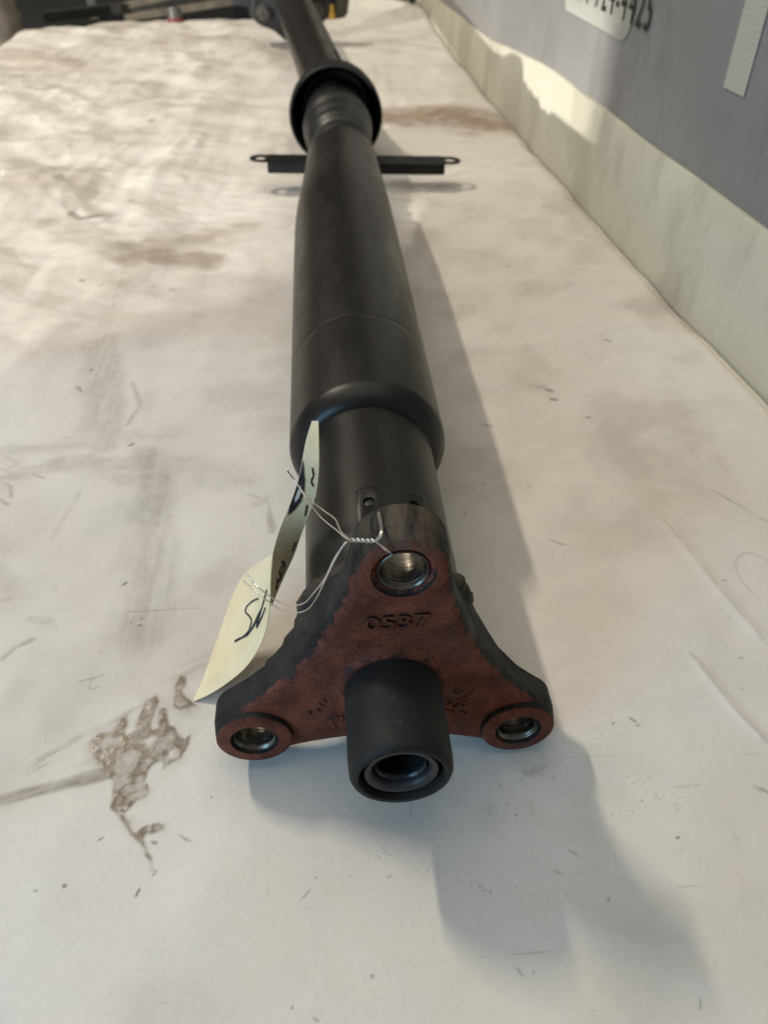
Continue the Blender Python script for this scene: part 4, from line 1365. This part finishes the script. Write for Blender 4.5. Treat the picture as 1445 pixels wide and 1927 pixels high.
me.transform(Matrix.Translation((-max(xs), -min(ysv), 0)))
sc_ = pitch * 11.6 / wtxt
me.transform(Matrix.Diagonal((sc_, sc_ * 1.55, 1, 1)))
me.transform(inv @ wall_frame(yt - pitch * 0.35, (zt + zt2) / 2 - 0.001, 0.0014))
link('telephone_number', me, MAT['print'], st)

# strip of printed tape
m = NT('printed_tape')
wvn = m.n('ShaderNodeTexWave', wave_type='BANDS', bands_direction='Z')
wvn.inputs['Scale'].default_value = 90
wvn.inputs['Distortion'].default_value = 1.0
m.l(m.obj(), wvn.inputs['Vector'])
c_ = m.mix(m.ramp(wvn.outputs['Fac'], 0.75, 0.95, 0, 0.35), (0.50, 0.49, 0.43, 1), (0.36, 0.35, 0.30, 1))
tape_mat = m.out(c_, 0.6)
ya, za = (0.4252, 0.1522)
yb, zb = (0.3959, 0.1532)
yc, zc = (0.4324, 0.2041)
bm = bmesh.new()
wd = ya - yb
box_bm(bm, 0, wd, 0, 0.16, 0, 0.0006)
bm.transform(wall_frame(ya, (za + zb) / 2, 0.0004))
tp = link('tape_strip', bm_mesh('tape_strip', bm), tape_mat)
tag(tp, 'pale strip of printed tape hanging upright on the grey wall', 'tape')

# ------------------------------------------------------------------ clutter beyond the bench end
bx_ = box('low_shelf', -1.5, 0.215, 1.90, 2.75, -0.075, -0.045, MAT['shop'], None, 0.002)
tag(bx_, 'black low shelf behind the far end of the bench', 'shelf')


def plank(p0, p1, w, t, mat, label):
    p0, p1 = Vector(p0), Vector(p1)
    d = p1 - p0
    q = Vector((1, 0, 0)).rotation_difference(d.normalized()).to_matrix().to_4x4()
    bm = bmesh.new()
    box_bm(bm, 0, d.length, -t / 2, t / 2, -w / 2, w / 2)
    bmesh.ops.bevel(bm, geom=bm.edges[:], offset=0.0015, segments=2, affect='EDGES')
    bm.transform(Matrix.Translation(p0) @ q)
    o_ = link('plank', bm_mesh('plank', bm), mat)
    tag(o_, label, 'plank', 'planks behind the bench')


plank((-0.45559, 1.98000, -0.01961), (-0.10270, 2.04000, 0.01535), 0.012, 0.03, MAT['plank'], 'thin pale plank slanting up just behind the bench end')
plank((-0.44577, 2.03000, -0.02042), (-0.19336, 2.08000, 0.01564), 0.026, 0.02, MAT['plank_dark'], 'dark plank between the two pale slanting planks')
plank((-0.52550, 2.06000, -0.01725), (-0.32258, 2.10000, 0.01661), 0.013, 0.03, MAT['plank'], 'upper pale plank slanting up behind the others')
plank((-0.65061, 2.03000, -0.02246), (-0.47099, 2.06000, -0.00920), 0.020, 0.04, MAT['plank_dark'], 'broad dark plank lying leftmost behind the bench end')
o = box('pale_slat', -0.573, -0.553, 2.14, 2.16, -0.045, 0.25, MAT['white'], None, 0.002)
tag(o, 'pale upright slat among the dark planks', 'slat')
# ribbed hose at the left corner
prof = []
for i in range(60):
    zz = -0.89 + i * 0.0175
    prof.append((zz, 0.066 + (0.004 if i % 2 else 0.0)))
bm = lathe_bm([(-0.89, 0)] + prof + [(prof[-1][0], 0)], 40, Matrix.Translation((-0.715, 1.83, 0)) @ Matrix.Rotation(R(-4), 4, 'Y') @ Matrix.Rotation(R(90), 4, 'X'))
o = link('ribbed_hose', bm_mesh('ribbed_hose', bm, 50), MAT['cloth'])
tag(o, 'cream ribbed hose standing beside the left bench corner', 'hose')
# little red and grey capped container on the paper edge
cn = thing('small_container', 'small red container with grey cap at the far paper edge', 'container', (-0.309, 1.775, 0.0))
lathe('body', [(-0.004, 0), (-0.004, 0.0165), (0.009, 0.0165), (0.010, 0.0150), (0.010, 0)], MAT['red'], cn, Matrix.Rotation(R(90), 4, 'X'), 32)
lathe('cap', [(0.010, 0), (0.010, 0.0150), (0.026, 0.0135), (0.028, 0.0115), (0.028, 0)], MAT['grey'], cn, Matrix.Rotation(R(90), 4, 'X'), 32)
# yellow bottle on the shelf
lathe('yellow_bottle', [(0.0, 0), (0.0, 0.011), (0.030, 0.011), (0.036, 0.007), (0.050, 0.0065), (0.052, 0)], MAT['yellow'], None, Matrix.Translation((0.026, 1.955, -0.045)) @ Matrix.Rotation(R(90), 4, 'X'), 32)
tag(bpy.data.objects['yellow_bottle'], 'small yellow bottle half hidden behind the far coupling', 'bottle')
# white card flap, grey box and white post at the right far corner
bm = bmesh.new()
g = []
for i in range(22):
    t = i / 21
    xx = 0.055 + 0.165 * t
    yy = 1.835 + 0.012 * math.sin(t * 3) - 0.05 * max(0, t - 0.75)
    hh_ = 0.030 - 0.018 * t * t
    g.append([bm.verts.new((xx + 0.010 * s_ * (1 - t), yy + 0.030 * s_ ** 2, -0.012 + (hh_ + 0.012) * s_)) for s_ in (0, 0.2, 0.4, 0.6, 0.8, 1.0)])
for A, B in zip(g[:-1], g[1:]):
    for k in range(5):
        bm.faces.new((A[k], B[k], B[k + 1], A[k + 1]))
bmesh.ops.recalc_face_normals(bm, faces=bm.faces)
bmesh.ops.solidify(bm, geom=bm.faces[:], thickness=0.0008)
o = link('card_flap', bm_mesh('card_flap', bm, 60), MAT['white'])
tag(o, 'curled white card flap standing at the far right bench end', 'card')
o = box('grey_box', 0.105, 0.170, 2.00, 2.08, -0.045, 0.16, MAT['boxgrey'], None, 0.003)
tag(o, 'dark grey box behind the white card flap', 'box')
o = box('white_post', 0.176, 0.212, 1.98, 2.02, -0.045, 0.35, MAT['white'], None, 0.003)
tag(o, 'white square post between grey box and wall', 'post')
o = box('cream_panel', 0.045, 0.21, 2.14, 2.16, -0.045, 0.40, MAT['board'], None, 0.002)
tag(o, 'cream panel closing the corner behind the post', 'panel')
o = box('black_bin', -0.20, 0.010, 1.93, 2.10, -0.045, 0.20, MAT['rubber'], None, 0.006)
tag(o, 'black bin behind the far coupling', 'bin')
